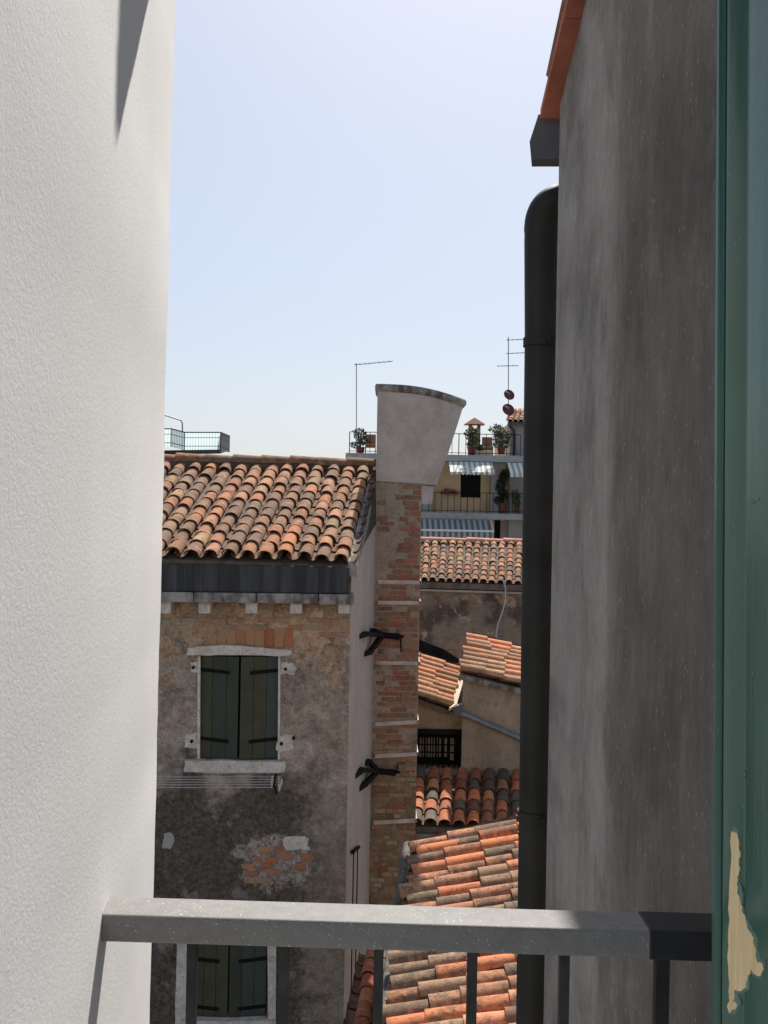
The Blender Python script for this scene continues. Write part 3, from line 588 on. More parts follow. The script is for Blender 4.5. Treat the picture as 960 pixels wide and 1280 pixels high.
for (ya, yb) in ((727, 728), (753, 753.5), (828, 829), (905, 902), (945, 942), (1028, 1025)):
    za, zb2 = P(473, ya, YF).z, P(523, yb, YF).z; m = MB(); pr = .03; e = .055
    for (p0, p1, zz0, zz1) in (((ch_l + .02, YF - pr), (ch_r + .015, YF - pr), za, zb2),):
        m.hexa([(p0[0], YF - pr, zz0 - e / 2), (p1[0], YF - pr, zz1 - e / 2), (p1[0], YF + .01, zz1 - e / 2), (p0[0], YF + .01, zz0 - e / 2), (p0[0], YF - pr, zz0 + e / 2), (p1[0], YF - pr, zz1 + e / 2), (p1[0], YF + .01, zz1 + e / 2), (p0[0], YF + .01, zz0 + e / 2)])
    m.hexa([(ch_r - .01, YF - pr, zb2 - e / 2), (ch_r + .018, YF - pr, zb2 - e / 2), (ch_r + .010, YF + .6, zb2 - e / 2), (ch_r - .01, YF + .6, zb2 - e / 2), (ch_r - .01, YF - pr, zb2 + e / 2 + .002), (ch_r + .018, YF - pr, zb2 + e / 2 + .002), (ch_r + .018, YF + .6, zb2 + e / 2 + .002), (ch_r - .01, YF + .6, zb2 + e / 2 + .002)])
    m.build('band', M['band'], pier, bevel=.005)
MB().hexa([P(529, 607, 14.62), P(546, 608, 14.62), P(546, 608, 15.1), P(529, 607, 15.1)] + [P(529, 600, 14.62), P(547, 601, 14.62), P(547, 601, 15.1), P(529, 600, 15.1)]).build('corbel', M['cap'], ha)
MB().hexa([P(526, 630, 14.62), P(540, 630, 14.62), P(540, 630, 15.1), P(526, 630, 15.1)] + [P(526, 606, 14.62), P(543, 607, 14.62), P(543, 607, 15.1), P(526, 606, 15.1)]).build('corbel', M['cap'], ha)
# flared plastered pot: lofted D-shaped sections
def section(t, grow=0.0, ztop=None):
    xl = lerp(P(470, 600, 14.55).x, P(472, 486, 14.5).x, t); xr = lerp(P(545, 604, 14.7).x, P(579, 504, 14.85).x, t ** .9); yf = lerp(14.56, 14.42, t); yb = lerp(15.25, 15.5, t)
    zl = lerp(P(470, 601, 14.55).z, P(472, 487, 14.5).z, t); zr = lerp(P(545, 606, 14.7).z, P(579, 507, 14.85).z, t)
    xl -= grow; xr += grow; yf -= grow; yb += grow; pts = []; k = 14
    def zz(x): f = (x - xl) / (xr - xl); return lerp(zl, zr, f) + t * .05 * math.sin(math.pi * min(1, max(0, f)))
    for i in range(k + 1):
        f = i / k; x = lerp(xl, xr, f); y = yf + (.02 + .30 * t) * max(0, f - .25) ** 2.2 / .53
        pts.append(Vector((x, y, zz(x))))
    for f in (.25, .5, .75, 1.0): pts.append(Vector((xr - .02 * f, lerp(pts[k].y, yb, f), zz(xr))))
    for f in (.7, .4, .15): pts.append(Vector((lerp(xl, xr, f), yb, zz(lerp(xl, xr, f)) + .04 * (1 - f))))
    for f in (1.0, .66, .33): pts.append(Vector((xl, lerp(yf, yb, f), zz(xl) + .04 * f)))
    return pts
def loft(rings, closed=True):
    m = MB(); n = len(rings[0])
    for r_ in rings: m.v += [tuple(p) for p in r_]
    for i in range(len(rings) - 1): m.f += [(i * n + j, i * n + (j + 1) % n, (i + 1) * n + (j + 1) % n, (i + 1) * n + j) for j in range(n)]
    m.f += [tuple(range(n))[::-1], tuple((len(rings) - 1) * n + j for j in range(n))]; return m
up = lambda ring, h: [p + Vector((0, 0, h)) for p in ring]
pot = loft([section(t / 10) for t in range(11)]).build('chimney_pot', M['cap'], ha, smooth=40)
r1 = section(1.0, .012); r2 = section(1.0, .035); r3 = section(1.0, .02)
ci = sum((p for p in r1), Vector((0, 0, 0))) / len(r1)
inn = [lerp(p, Vector((ci.x, ci.y, p.z)), .14) for p in r3]
loft([up(r1, -.03), up(r2, .0), up(r2, .045), up(r3, .07), up(inn, .07), up(inn, -.02)]).build('rim', M['cornice'], pot, smooth=35)
# iron ties between gable and pier
for (joint, end, prongs) in (((478, 794), (499, 796), [((462, 789), 1.3), ((449, 796), 2.0), ((455, 818), 1.7)]), ((470, 963), (492, 966)) and ((472, 964), (494, 966), [((456, 955), 1.5), ((444, 971), 2.0), ((449, 987), 1.8)])):
    m = MB(); jo = P(*joint, YF - .10); en = P(*end, YF - .06); m.tube([jo, lerp(jo, en, .5), en], [.045, .04, .05], 8)
    m.tube([en, en + Vector((.06, .05, 0))], .02, 6); m.tube([en + Vector((.02, 0, 0)), en + Vector((.03, .01, -.22 if joint[1] < 900 else .12))], .011, 5)
    for (pp_, dd) in prongs:
        gn = Vector((RU.y, -RU.x, 0)); g_ = hit(pp_[0], pp_[1], gab(0, 0) + gn * .0, gn); k_ = lerp(g_, jo, .22); k_ = Vector((k_.x + .02, k_.y, g_.z))
        m.bar(g_ - gn * .03, k_ + (k_ - g_).normalized() * .02, .058, .062); m.bar(k_, jo, .058, .062)
    m.build('iron_tie', M['iron'], ha)
m = MB(); c1 = P(443, 1062, 12.6)
gn = Vector((RU.y, -RU.x, 0)); g1 = hit(442, 1062, gab(0, 0) + gn * .03, gn); g2 = hit(447, 1062, gab(0, 0) + gn * .03, gn)
m.tube([g1, g1 - Vector((0, 0, 3))], .008, 5).tube([g2, g2 - Vector((0, 0, 3))], .008, 5).tube([g1 - RU * .1, g2 + RU * .1], .025, 6); m.build('cable_clip', M['iron'], ha)
# dark sheet standing in for the shadow below the verge and chimney
m = MB(); m.hexa([P(444, 700, 12.6), P(447, 690, 12.62), P(470, 640, 14.5), P(470, 655, 14.5)] + [P(446, 690, 12.6), P(449, 680, 12.62), P(470, 603, 14.5), P(468, 612, 14.5)]); m.build('verge_shade_strip', M['gutter'], ha)

# clothesline rack under the window
ck = thing('clothesline_rack', 'drying rack of thin wires under the upper shuttered window', 'clothesline', FA.p(-1.9, .2, 6.9))
zr = FA.px(290, 968.5)[1]
for k in range(5):
    d = .08 + k * .115; s1 = FA.px(352, 968, d)[0] - .02 * k; m = MB(); m.tube([FA.p(-4.0, d, zr), FA.p(-2.6, d, zr - .012), FA.p(s1, d, zr)], .0042, 5); m.build('wire', M['wire'], ck)
m = MB(); m.bar(FA.p(s1 - .01, .0, zr), FA.p(s1 - .01, .55, zr), .02, .02); m.bar(FA.p(s1, 0, zr - .22), FA.p(s1, .4, zr - .01), .015, .015); m.build('bracket', M['iron'], ck)
m = MB(); m.bar(FA.p(-4.0, .0, zr), FA.p(-4.0, .55, zr), .02, .02); m.build('bracket', M['iron'], ck)
rl = random.Random(3); pg = thing('peg_bundle', 'bundle of pale clothes pegs at the end of the drying wires', 'clothes pegs', FA.p(-1.1, .3, zr))
for k in range(9):
    c_ = FA.p(FA.px(347, 968, .25)[0] + rl.uniform(-.07, .05), .12 + rl.random() * .25, zr + rl.uniform(-.03, .03)); m = MB(); m.bar(c_, c_ + Vector((rl.uniform(-.03, .03), rl.uniform(-.03, .03), -.07)), .016, .012, (0, 1, 0)); m.build('peg', M['cream'], pg)

# ================================================================== LOWER ROOFS IN THE COURTYARD
def body(m, ring, z0=0.0):
    a = [Vector((p.x, p.y, z0)) for p in ring]; n = len(ring); m.add(a + list(ring), [tuple(range(n, 2 * n))] + [(i, (i + 1) % n, n + (i + 1) % n, n + i) for i in range(n)]); return m
# near roof at the bottom
hn = thing('near_house', 'low house with orange and grey tiled roof just beyond the railing', 'house', (1.3, 9.5, 0))
e_far, e_nr = P(517, 1062, 11.5), P(462, 1400, 7.3); r_far, r_nr = P(775, 996, 11.7), P(800, 1330, 7.3)
mb = MB(); dn = Vector((0, 0, -.16)); mb.hexa([e_far + dn, e_nr + dn, r_nr + dn, r_far + dn, e_far - Vector((0, 0, .03)), e_nr - Vector((0, 0, .03)), r_nr - Vector((0, 0, .03)), r_far - Vector((0, 0, .03))])
roof = mb.build('roof', M['deck'], hn); rnd = random.Random(31)
tiled_roof(roof, 'tileB', e_nr, e_far, r_far, r_nr, 21, 6, rnd, over=1.2, raise_=.03, sag=.015, jit=2.0, wid=.48)
mb = MB(); ins = Vector((.1, 0, -.17)); body(mb, [e_nr + ins, r_nr + Vector((0, 0, -.17)), r_far + Vector((0, 0, -.17)), e_far + ins]); mb.build('walls', M['ochre_old'], hn)
ga, gb_ = P(514, 1052, 11.75), P(474, 1345, 7.9); m = MB()
gp = [lerp(ga, gb_, t / 6) + Vector((-.035, 0, -.05 + .012 * math.sin(t * 2))) for t in range(7)]
m.tube(gp, .062, 8); m.build('eave_gutter', M['oldgut'], hn, smooth=50)
m = MB(); m.tube([lerp(ga, gb_, .08) + Vector((.0, 0, -.10)), lerp(ga, gb_, .42) + Vector((.02, 0, -.10))], .09, 8); m.build('gutter_liner', M['bitumen'], hn, smooth=50)
m = MB(); dm = [lerp(e_far, e_nr, t / 8) for t in range(9)]
for i in range(8): m.hexa([dm[i] + Vector((-.03, 0, -.10)), dm[i + 1] + Vector((-.03, 0, -.10)), dm[i + 1] + Vector((.06, 0, -.10)), dm[i] + Vector((.06, 0, -.10)), dm[i] + Vector((-.03, 0, .0)), dm[i + 1] + Vector((-.03, 0, .0)), dm[i + 1] + Vector((.06, 0, .01)), dm[i] + Vector((.06, 0, .01))])
m.build('eave_mortar', M['tan'], hn)
# dark strip of low roof in the gap
lr = thing('low_shed', 'dark low tiled shed roof in the gap below the chimney', 'shed', (-.1, 11, 0))
a, b, c, d = P(436, 1310, 9.6), P(492, 1310, 9.6), P(488, 1195, 12.0), P(456, 1195, 12.0)
mb = MB(); body(mb, [p - Vector((0, 0, .03)) for p in (a, b, c, d)]); roof = mb.build('roof', M['deck'], lr); tiled_roof(roof, 'tileD', a, b, c, d, 2, 6, random.Random(2))

# courtyard tiles facing the camera
hc = thing('court_house', 'half-shaded tiled lean-to roof below the barred window', 'house', (2, 16, 0)); rnd = random.Random(8)
EL4, ER4, RR4, RL4 = P(440, 1031, 15.0), P(760, 1041, 15.0), P(760, 974, 16.62), P(446, 968, 16.62)
mb = MB(); mb.hexa([p + Vector((0, 0, -.12)) for p in (EL4, ER4, RR4, RL4)] + [EL4, ER4, RR4, RL4]); roof = mb.build('roof', M['deck'], hc)
tiled_roof(roof, 'tileD', EL4, ER4, RR4, RL4, 18, 5, rnd)
mb = MB(); body(mb, [p + Vector((0, .1, -.12)) for p in (EL4, ER4)] + [p + Vector((0, 0, -.12)) for p in (RR4, RL4)]); mb.build('walls', M['ochre_old'], hc)
m = MB(); m.bar(EL4 + Vector((0, -.06, -.1)), ER4 + Vector((0, -.06, -.1)), .05, .035); m.build('eave_gutter', M['zinc'], hc)

# tan block with pink tiles
Y3 = 16.7; FB = Frame((P(579, 900, Y3).x, Y3), (1, 0))
hb = thing('tan_house', 'tan plastered house with pink tile roof and diagonal grey pipe', 'house', (2.4, 17.6, 0)); rnd = random.Random(14)
f_l, f_r, b_r, b_l = P(577, 840, 16.6), P(730, 877, 16.6), P(735, 836, 18.3), P(588, 797, 18.3)
mb = MB(); dn = Vector((0, 0, -.10)); mb.hexa([p + dn for p in (f_l, f_r, b_r, b_l)] + [p - Vector((0, 0, .02)) for p in (f_l, f_r, b_r, b_l)]); roof = mb.build('roof', M['deck'], hb)
tiled_roof(roof, 'tileC', f_r, b_r, b_l, f_l, 8, 6, rnd, raise_=.015, over=1.2, jit=2.0, wid=.50)
mb = MB(); i_ = Vector((.03, .1, -.10)); body(mb, [f_l + i_, f_r + i_, b_r + dn, b_l + Vector((.03, 0, -.10))]); mb.build('walls', M['tan'], hb)
m = MB(); m.hexa([f_l + Vector((-.03, -.02, -.12)), f_r + Vector((0, -.02, -.12)), f_r + Vector((0, .09, -.12)), f_l + Vector((-.03, .09, -.12)), f_l + Vector((-.03, -.02, -.03)), f_r + Vector((0, -.02, -.03)), f_r + Vector((0, .09, -.03)), f_l + Vector((-.03, .09, -.03))]); m.build('verge', M['cornice'], hb, bevel=.01)
yp = 16.62; m = MB(); m.tube([P(576, 892, yp), P(585, 895, yp), P(652, 924, yp), P(720, 954, yp)], .045, 10); pipe = m.build('drain_pipe', M['zinc'], hb, smooth=50)
m = MB(); m.hexa([P(567, 893, 16.75), P(580, 896, 16.6), P(580, 896, 16.9), P(568, 893, 16.9)] + [P(565, 884, 16.75), P(579, 880, 16.6), P(579, 878, 16.9), P(570, 880, 16.9)]); m.build('hopper', M['zinc'], hb)
m = MB(); m.slab([P(588, 799, 18.32), P(735, 838, 18.32), P(735, 828, 18.45), P(591, 790, 18.45)], (0, .06, 0)); m.build('flashing', M['bitumen'], hb)

# ochre house with barred window
hd = thing('ochre_house', 'ochre house with sloping tile roof and barred window beside the chimney', 'house', (.9, 17.8, 0)); rnd = random.Random(15)
f_l, f_r, b_r, b_l = P(440, 842, 16.9), P(561, 886, 16.9), P(575, 839, 18.6), P(450, 796, 18.6)
mb = MB(); mb.hexa([p + dn for p in (f_l, f_r, b_r, b_l)] + [p - Vector((0, 0, .02)) for p in (f_l, f_r, b_r, b_l)]); roof = mb.build('roof', M['deck'], hd)
tiled_roof(roof, 'tileC', f_r, b_r, b_l, f_l, 9, 5, rnd, raise_=.015, over=1.2, jit=2.0, wid=.50)
FD = Frame((0, 16.98), (1, 0)); bl, bt = FD.px(519, 916); br_, bb = FD.px(577, 962); wr = FD.px(578, 900)[0]; wlft = FD.px(440, 900)[0]; ztop = FD.px(578, 893)[1]
m = MB(); FD.wall(m, wlft, wr, 0, ztop, [(wlft + .9, br_, bb, bt)], .35)
m.add([FD.p(wlft, 0, ztop), FD.p(wr, 0, ztop), f_r + dn + Vector((.25, .08, -.03)), f_l + dn + Vector((0, .08, 0))], [(0, 1, 2, 3)]); m.build('front_wall', M['ochre_old'], hd)
m = MB(); body(m, [Vector((wlft, 17.4, f_l.z - .1)), Vector((wr, 17.4, f_r.z - .12)), b_r + dn, b_l + dn]); m.build('walls', M['ochre_old'], hd)
m = MB(); FD.box(m, wlft + .9, br_, -.36, -.33, bb - .05, bt + .05); m.build('window_back', M['void'], hd)
for k, px in enumerate((527, 534.5, 541, 548.5, 556, 565)):
    s_, _ = FD.px(px, 940, -.3); z1, z0 = FD.px(px, 921, -.3)[1], FD.px(px, 946 if k != 5 else 950, -.3)[1]; m = MB(); FD.box(m, s_ - .033, s_ + .033 + (.02 if k == 5 else 0), -.31, -.29, z0, z1); m.build('pane', M['cream'], hd)
for px in (521, 527.5, 534, 541, 548, 554.5, 561, 568, 574):
    s_ = FD.px(px, 940, -.08)[0]; m = MB(); FD.box(m, s_ - .011, s_ + .011, -.09, -.068, bb, bt); m.build('window_bar', M['iron'], hd)
for py in (921, 930.5, 940):
    z_ = FD.px(545, py, -.08)[1]; m = MB(); FD.box(m, wlft + .9, br_, -.066, -.05, z_ - .011, z_ + .011); m.build('window_bar', M['iron'], hd)
m = MB(); FD.box(m, wlft + .9, br_ + .01, -.1, .06, bt - .01, bt + .07); m.build('window_beam', M['bitumen'], hd)
m = MB(); FD.box(m, wlft + .9, br_ + .01, -.1, .14, bb - .10, bb - .01); m.build('window_ledge', M['slab'], hd)
m = MB(); m.slab([P(450, 799, 18.62), P(577, 842, 18.62), P(580, 828, 18.9), P(556, 812, 18.9), P(450, 770, 18.9)], (0, .06, 0)); m.build('flashing', M['bitumen'], hd)
m = MB(); m.hexa([P(561, 889, 16.8), P(571, 884, 16.8), P(581, 848, 18.3), P(573, 843, 18.3)] + [P(561, 886, 16.8), P(571, 880, 16.8), P(581, 845, 18.3), P(573, 840, 18.3)]); m.build('valley_gutter', M['cream'], hd)

# brick house behind, tiles facing the camera
he = thing('brick_house', 'stained brick house with long weathered tile roof behind the courtyard', 'house', (2, 27, 0)); rnd = random.Random(16)
EL1, ER1, RR1, RL1 = P(440, 725, 25.5), P(790, 736, 25.5), P(790, 681, 28.1), P(445, 675.5, 28.1)
mb = MB(); mb.hexa([p + Vector((0, 0, -.14)) for p in (EL1, ER1, RR1, RL1)] + [EL1, ER1, RR1, RL1]); Bk = Vector((0, 3, -1.0))
mb.hexa([p + Vector((0, 0, -.14)) for p in (RL1, RR1, RR1 + Bk, RL1 + Bk)] + [RL1, RR1, RR1 + Bk, RL1 + Bk]); roof = mb.build('roof', M['deck'], he)
tiled_roof(roof, 'tileA', EL1, ER1, RR1, RL1, 33, 9, rnd, sag=.02, wid=.42, jit=1.4)
for i in range(15):
    a = lerp(RL1, RR1, i / 15); b = lerp(RL1, RR1, (i + 1.1) / 15)
    place_piece(TM['terracotta'], 'ridge_tile', roof, Vector((0, .16, 0)), b - a, Vector((0, 0, .12)), a + Vector((0, 0, .03 + rnd.uniform(-.01, .01))))
mb = MB(); body(mb, [EL1 + Vector((0, .3, -.14)), ER1 + Vector((0, .3, -.14)), RR1 + Vector((0, 3, -1.2)), RL1 + Vector((0, 3, -1.2))]); mb.build('walls', M['brickwall'], he)
m = MB(); m.bar(EL1 + Vector((0, .22, -.2)), ER1 + Vector((0, .22, -.2)), .2, .05); m.build('eave_stone', M['slab'], he)
cb = thing('hanging_cable', 'thin pale cable hanging down the stained brick wall', 'cable', P(622, 800, 25.4)); m = MB()
m.tube([P(628, 722, 25.3), P(632, 735, 25.4), P(632, 750, 25.6), P(628, 765, 25.6), P(622, 782, 25.6), P(620, 795, 25.6), P(624, 806, 25.6)], .018, 6); m.build('cable', M['wire'], cb, smooth=60)

# ================================================================== OCHRE APARTMENT BUILDING FAR BEHIND
YB = 48.0; YS = 46.6
ap = thing('apartment_building', 'ochre apartment building with striped awnings and balconies far behind', 'building', (4, 52, 0)); rnd = random.Random(17)
FE = Frame((0, YB), (1, 0)); FS = Frame((0, YS), (1, 0))
def eb(px, py, d=0): return FE.px(px, py, d)
wl_, zt_ = eb(432, 570); wr_ = eb(760, 570)[0]
dl, dt = eb(576, 592); dr, db = eb(600.5, 640)
dl2 = eb(618, 650)[0]; dr2 = eb(626, 650)[0]; d2t = eb(620, 650)[1]
m = MB(); FE.wall(m, wl_, wr_, 0, eb(600, 569)[1], [(dl, dr, eb(590, 622)[1], dt), (dl2, dr2, eb(620, 690)[1], d2t)], .3); m.box(wl_, wr_, YB + .31, YB + 9, 0, eb(600, 569)[1] - .01); m.build('wall', M['ochre'], ap)
m = MB(); FE.box(m, eb(532, 650)[0], wr_, -.002, .05, eb(600, 700)[1], eb(600, 650)[1]); 
m = MB(); FE.box(m, dr2 + .02, eb(648, 650)[0], .002, .06, eb(600, 690)[1], eb(600, 652)[1]); m.build('lower_wall', M['pinkwall'], ap)
m = MB(); FE.box(m, dl - .05, dr + .05, -.30, -.27, db, dt + .1); m.build('window', M['void'], ap)
m = MB(); FE.box(m, (dl + dr) / 2 - .04, (dl + dr) / 2 + .04, -.27, -.2, db + .5, dt); m.build('window_frame', M['pipe'], ap)
m = MB(); FE.box(m, dl2 - .05, dr2 + .05, -.30, -.27, 5, d2t + .1); m.build('door', M['void'], ap)
def slabpx(name, x0, x1, ya, yb, mat): 
    m = MB(); s0 = FS.px(x0, ya)[0]; s1 = FS.px(x1, ya)[0]; z1 = FS.px(600, ya)[1]; z0 = FS.px(600, yb)[1]; FS.box(m, s0, s1, -(YB - YS) + .01, 0, z0, z1); m.build(name, M[mat], ap, bevel=.02); return s0, s1, z1
s0, s1, zter = slabpx('terrace_slab', 434, 770, 569, 577, 'slab')
_, _, zbal = slabpx('balcony_slab', 520, 770, 641.5, 649, 'slab')
m = MB(); FS.box(m, FS.px(616, 600)[0], FS.px(634, 600)[0], -1.39, -.7, zbal, zter - .3); m.build('pillar', M['greyplaster'], ap)
m = MB(); FS.box(m, FS.px(526, 610)[0], FS.px(541, 610)[0], -1.2, -.9, zbal, zbal + 1.3); m.build('balcony_screen', M['greyplaster'], ap)
def railing(name, x0, x1, zb, h, step):
    a, b = FS.px(x0, 600)[0], FS.px(x1, 600)[0]; rl_ = MB(); FS.box(rl_, a, b, -.10, -.06, zb + h - .03, zb + h); FS.box(rl_, a, b, -.095, -.065, zb + .08, zb + .105); o = rl_.build(name, M['iron'], ap)
    n = int((b - a) / step)
    for i in range(n + 1):
        s = a + (b - a) * i / n; m = MB(); w_ = .020 if i % 8 == 0 else .012; FS.box(m, s - w_, s + w_, -.088, -.072, zb, zb + h - .03); m.build('rail_bar', M['iron'], o)
railing('balcony_railing', 520, 690, zbal, .93, .28); railing('terrace_railing', 436, 650, zter, .97, .30)
def awning(x0, x1, yt, yf, yv, mat, out, d0=0.0):
    s0, s1 = FE.px(x0, yt, d0)[0], FE.px(x1, yt, d0)[0]; zt = FE.px(590, yt, d0)[1]; zf = FE.px(590, yf, out)[1]; zv = FE.px(590, yv, out)[1]; m = MB()
    m.hexa([FE.p(s0, d0, zt - .04), FE.p(s1, d0, zt - .04), FE.p(s1, out, zf - .03), FE.p(s0, out, zf - .03), FE.p(s0, d0, zt), FE.p(s1, d0, zt), FE.p(s1, out, zf), FE.p(s0, out, zf)])
    aw = m.build('awning', M[mat], ap)
    m = MB(); n = int((s1 - s0) / .15)
    for i in range(n):
        a, b = lerp(s0, s1, i / n), lerp(s0, s1, (i + 1) / n); m.slab([FE.p(a, out + .005, zf - .01), FE.p(b, out + .005, zf - .01), FE.p(b, out + .005, zv + .05), FE.p((a + b) / 2, out + .005, zv), FE.p(a, out + .005, zv + .05)], FE.n * .012)
    m.build('valance', M[mat], aw); return s0, s1, zf, out, aw
awning(561, 615, 577.5, 590, 594, 'awn1', 2.6, 1.42); awning(634, 700, 577.5, 591, 596, 'awn1', 2.6, 1.42)
s0, s1, zf, out, aw = awning(524, 613, 650, 664, 674, 'awn2', 2.5, 1.42)
m = MB(); FE.box(m, s0, s1 + .05, out + .02, out + .08, zf - .03, zf + .06); m.bar(FE.p(s1 + .03, 1.42, FE.px(613, 651)[1]), FE.p(s1 + .03, out + .05, zf), .05, .06); m.build('front_bar', M['white'], aw)
m = MB(); FS.box(m, FS.px(553, 615)[0], FS.px(575, 615)[0], -1.35, -1.1, eb(560, 618)[1], eb(560, 616)[1]); fb = m.build('flower_box', M['pot'], ap); m = MB(); leaves(m, FS.p(FS.px(564, 613)[0], -1.2, eb(560, 614)[1]), .42, .12, .11, 140, .09, rnd); m.build('flowers', M['flower'], fb)
def pot_plant(nm, label, px, pyb, pyp, pyt, wpx, d, lm, n, grp=None):
    s, _ = FS.px(px, 600, -d); zb = FS.px(px, pyb, -d)[1]; zp = FS.px(px, pyp, -d)[1]; zt = FS.px(px, pyt, -d)[1]; rr = wpx / F * YS / 2
    t = thing(nm, label, 'potted plant', FS.p(s, -d, zb), grp); m = MB(); pr = min(.19, rr * .6); m.lathe(FS.p(s, -d, zb), [(pr * .75, 0), (pr, (zp - zb) * .9), (pr * 1.1, (zp - zb) * .9), (pr * 1.1, zp - zb)]); m.build('pot', M['pot'], t, smooth=40)
    m = MB(); m.tube([FS.p(s, -d, zp - .05), FS.p(s + .03, -d, (zp + zt) / 2), FS.p(s, -d, zt - .15)], [.025, .02, .008], 6); m.build('stem', M['pipe'], t)
    m = MB(); k = max(3, int((zt - zp) / rr * 1.3) + 2)
    for i in range(k):
        c = FS.p(s + rnd.uniform(-.45, .45) * rr, -d + rnd.uniform(-.2, .2) * rr, lerp(zp + .12, zt - .12, i / (k - 1))); leaves(m, c, rr * .85, rr * .7, max(.18, (zt - zp) / k * .9), int(n * 1.7) // k, .145, rnd)
    m.build('foliage', M[lm], t)
TZ = 569.3
pot_plant('potted_plant', 'green potted shrub on the roof terrace beside the small chimney', 588.5, TZ - 1.5, 559, 534, 19, .5, 'leaf', 330)
pot_plant('potted_plant', 'bushy potted shrub on the terrace under the satellite dishes', 626, TZ - 1.5, 559, 533, 27, .5, 'leaf', 420)
pot_plant('potted_plant', 'grey-green potted shrub on the terrace left of the chimney', 450, TZ - 2, 559, 537, 21, .5, 'leafgrey', 330)
pot_plant('potted_plant', 'tall dark climbing plant on the balcony between two awnings', 628, 641, 629, 588, 16, .6, 'leafdark', 620)
pot_plant('potted_plant', 'yellow-green plant at the right end of the balcony', 646, 641, 634, 613, 11, .6, 'leaf', 200)
# terrace box and chair
tb = thing('planter_box', 'low ochre planter box with dark bowl between terrace shrubs', 'planter', FS.p(FS.px(607, 600)[0], -.6, zter)); m = MB(); FS.box(m, FS.px(596, 565)[0], FS.px(618, 565)[0], -.8, -.45, zter, zter + .24); m.build('box', M['ochre'], tb, bevel=.02); m = MB(); m.lathe(FS.p(FS.px(602, 560)[0], -.6, zter + .24), [(.08, 0), (.2, .1), (.24, .16), (.1, .2), (.08, .28)]); m.build('bowl', M['boxgutter'], tb, smooth=50)
def chair(label, px, d):
    s = FS.px(px, 560, -d)[0]; t = thing('terrace_chair', label, 'chair', FS.p(s, -d, zter)); w_ = .24
    for a in (-w_, w_ - .04):
        for b in (0, .40): m = MB(); FS.box(m, s + a, s + a + .04, -d - b - .02, -d - b + .02, zter, zter + .43); m.build('leg', M['brick2'], t)
    m = MB(); FS.box(m, s - w_, s + w_, -d - .44, -d + .03, zter + .43, zter + .47); m.build('seat', M['brick2'], t)
    m = MB(); FS.box(m, s - w_, s + w_, -d - .47, -d - .442, zter + .3, zter + .92); m.build('backrest', M['brick2'], t)
chair('brown chair on the roof terrace left of the plastered chimney', 463, .5); chair('brown chair on the roof terrace between the two green shrubs', 610, .9)
# little terrace chimney
tc = thing('roof_chimney', 'small square chimney with red tiled hat on the far terrace', 'chimney', FS.p(FS.px(593, 560)[0], -1.6, zter)); d = 1.6
x0, x1 = FS.px(585.5, 560, -d)[0], FS.px(599.5, 560, -d)[0]; z1 = FS.px(593, 536, -d)[1]; z2 = FS.px(593, 531, -d)[1]; z3 = FS.px(593, 522, -d)[1]; xa, xb = FS.px(580, 531, -d)[0], FS.px(605.5, 531, -d)[0]
m = MB(); m.box(x0, x1, YS + d - .3, YS + d + .3, zter, z1); m.build('shaft', M['ochre_old'], tc)
for a, b in ((x0, x0 + .1), (x1 - .1, x1)):
    m = MB(); m.box(a, b, YS + d - .3, YS + d + .3, z1, z2); m.build('pillar', M['terracotta'], tc)
m = MB(); xm = (x0 + x1) / 2; yc = YS + d; m.add([(xa, yc - .45, z2), (xb, yc - .45, z2), (xb, yc + .45, z2), (xa, yc + .45, z2), (xm - .02, yc, z3), (xm + .02, yc, z3)], [(3, 2, 1, 0), (0, 1, 5, 4), (1, 2, 5), (2, 3, 4, 5), (3, 0, 4)]); m.build('hat', M['terracotta'], tc)
# upper house on the right with tiled roof
uh = thing('upper_house', 'grey-beige attic house with bright tile eaves behind the terrace', 'house', FS.p(FS.px(690, 560)[0], -3, 0)); d = 1.2
m = MB(); m.box(FS.px(637.5, 560, -d)[0], FS.px(790, 560, -d)[0], YS + d, YS + 8, 0, FS.px(640, 528, -d)[1]); m.build('walls', M['greyplaster'], uh)
a, b, c, e = P(634.5, 528, YS + .8), P(792, 532, YS + .8), P(792, 510, YS + 3.4), P(637, 506, YS + 4.0)
a, b = P(634.5, 527.5, YS + .8), P(792, 531, YS + .8); c, e = P(792, 517, YS + 3.0), P(640, 513.5, YS + 3.0)
m = MB(); m.hexa([p + Vector((0, 0, -.12)) for p in (a, b, c, e)] + [a, b, c, e]); roof = m.build('roof', M['deck'], uh); tiled_roof(roof, 'tileB', a, b, c, e, 24, 6, rnd, skip=lambda u, t: u > .3)
m = MB(); d = 1.1; m.tube([P(635.5, 530.5, YS + .9), P(638, 534, YS + d), P(642, 538, YS + d), P(643, 543, YS + d), P(643, 568, YS + d)], .065, 8); m.build('downpipe', M['brownpipe'], uh, smooth=50)
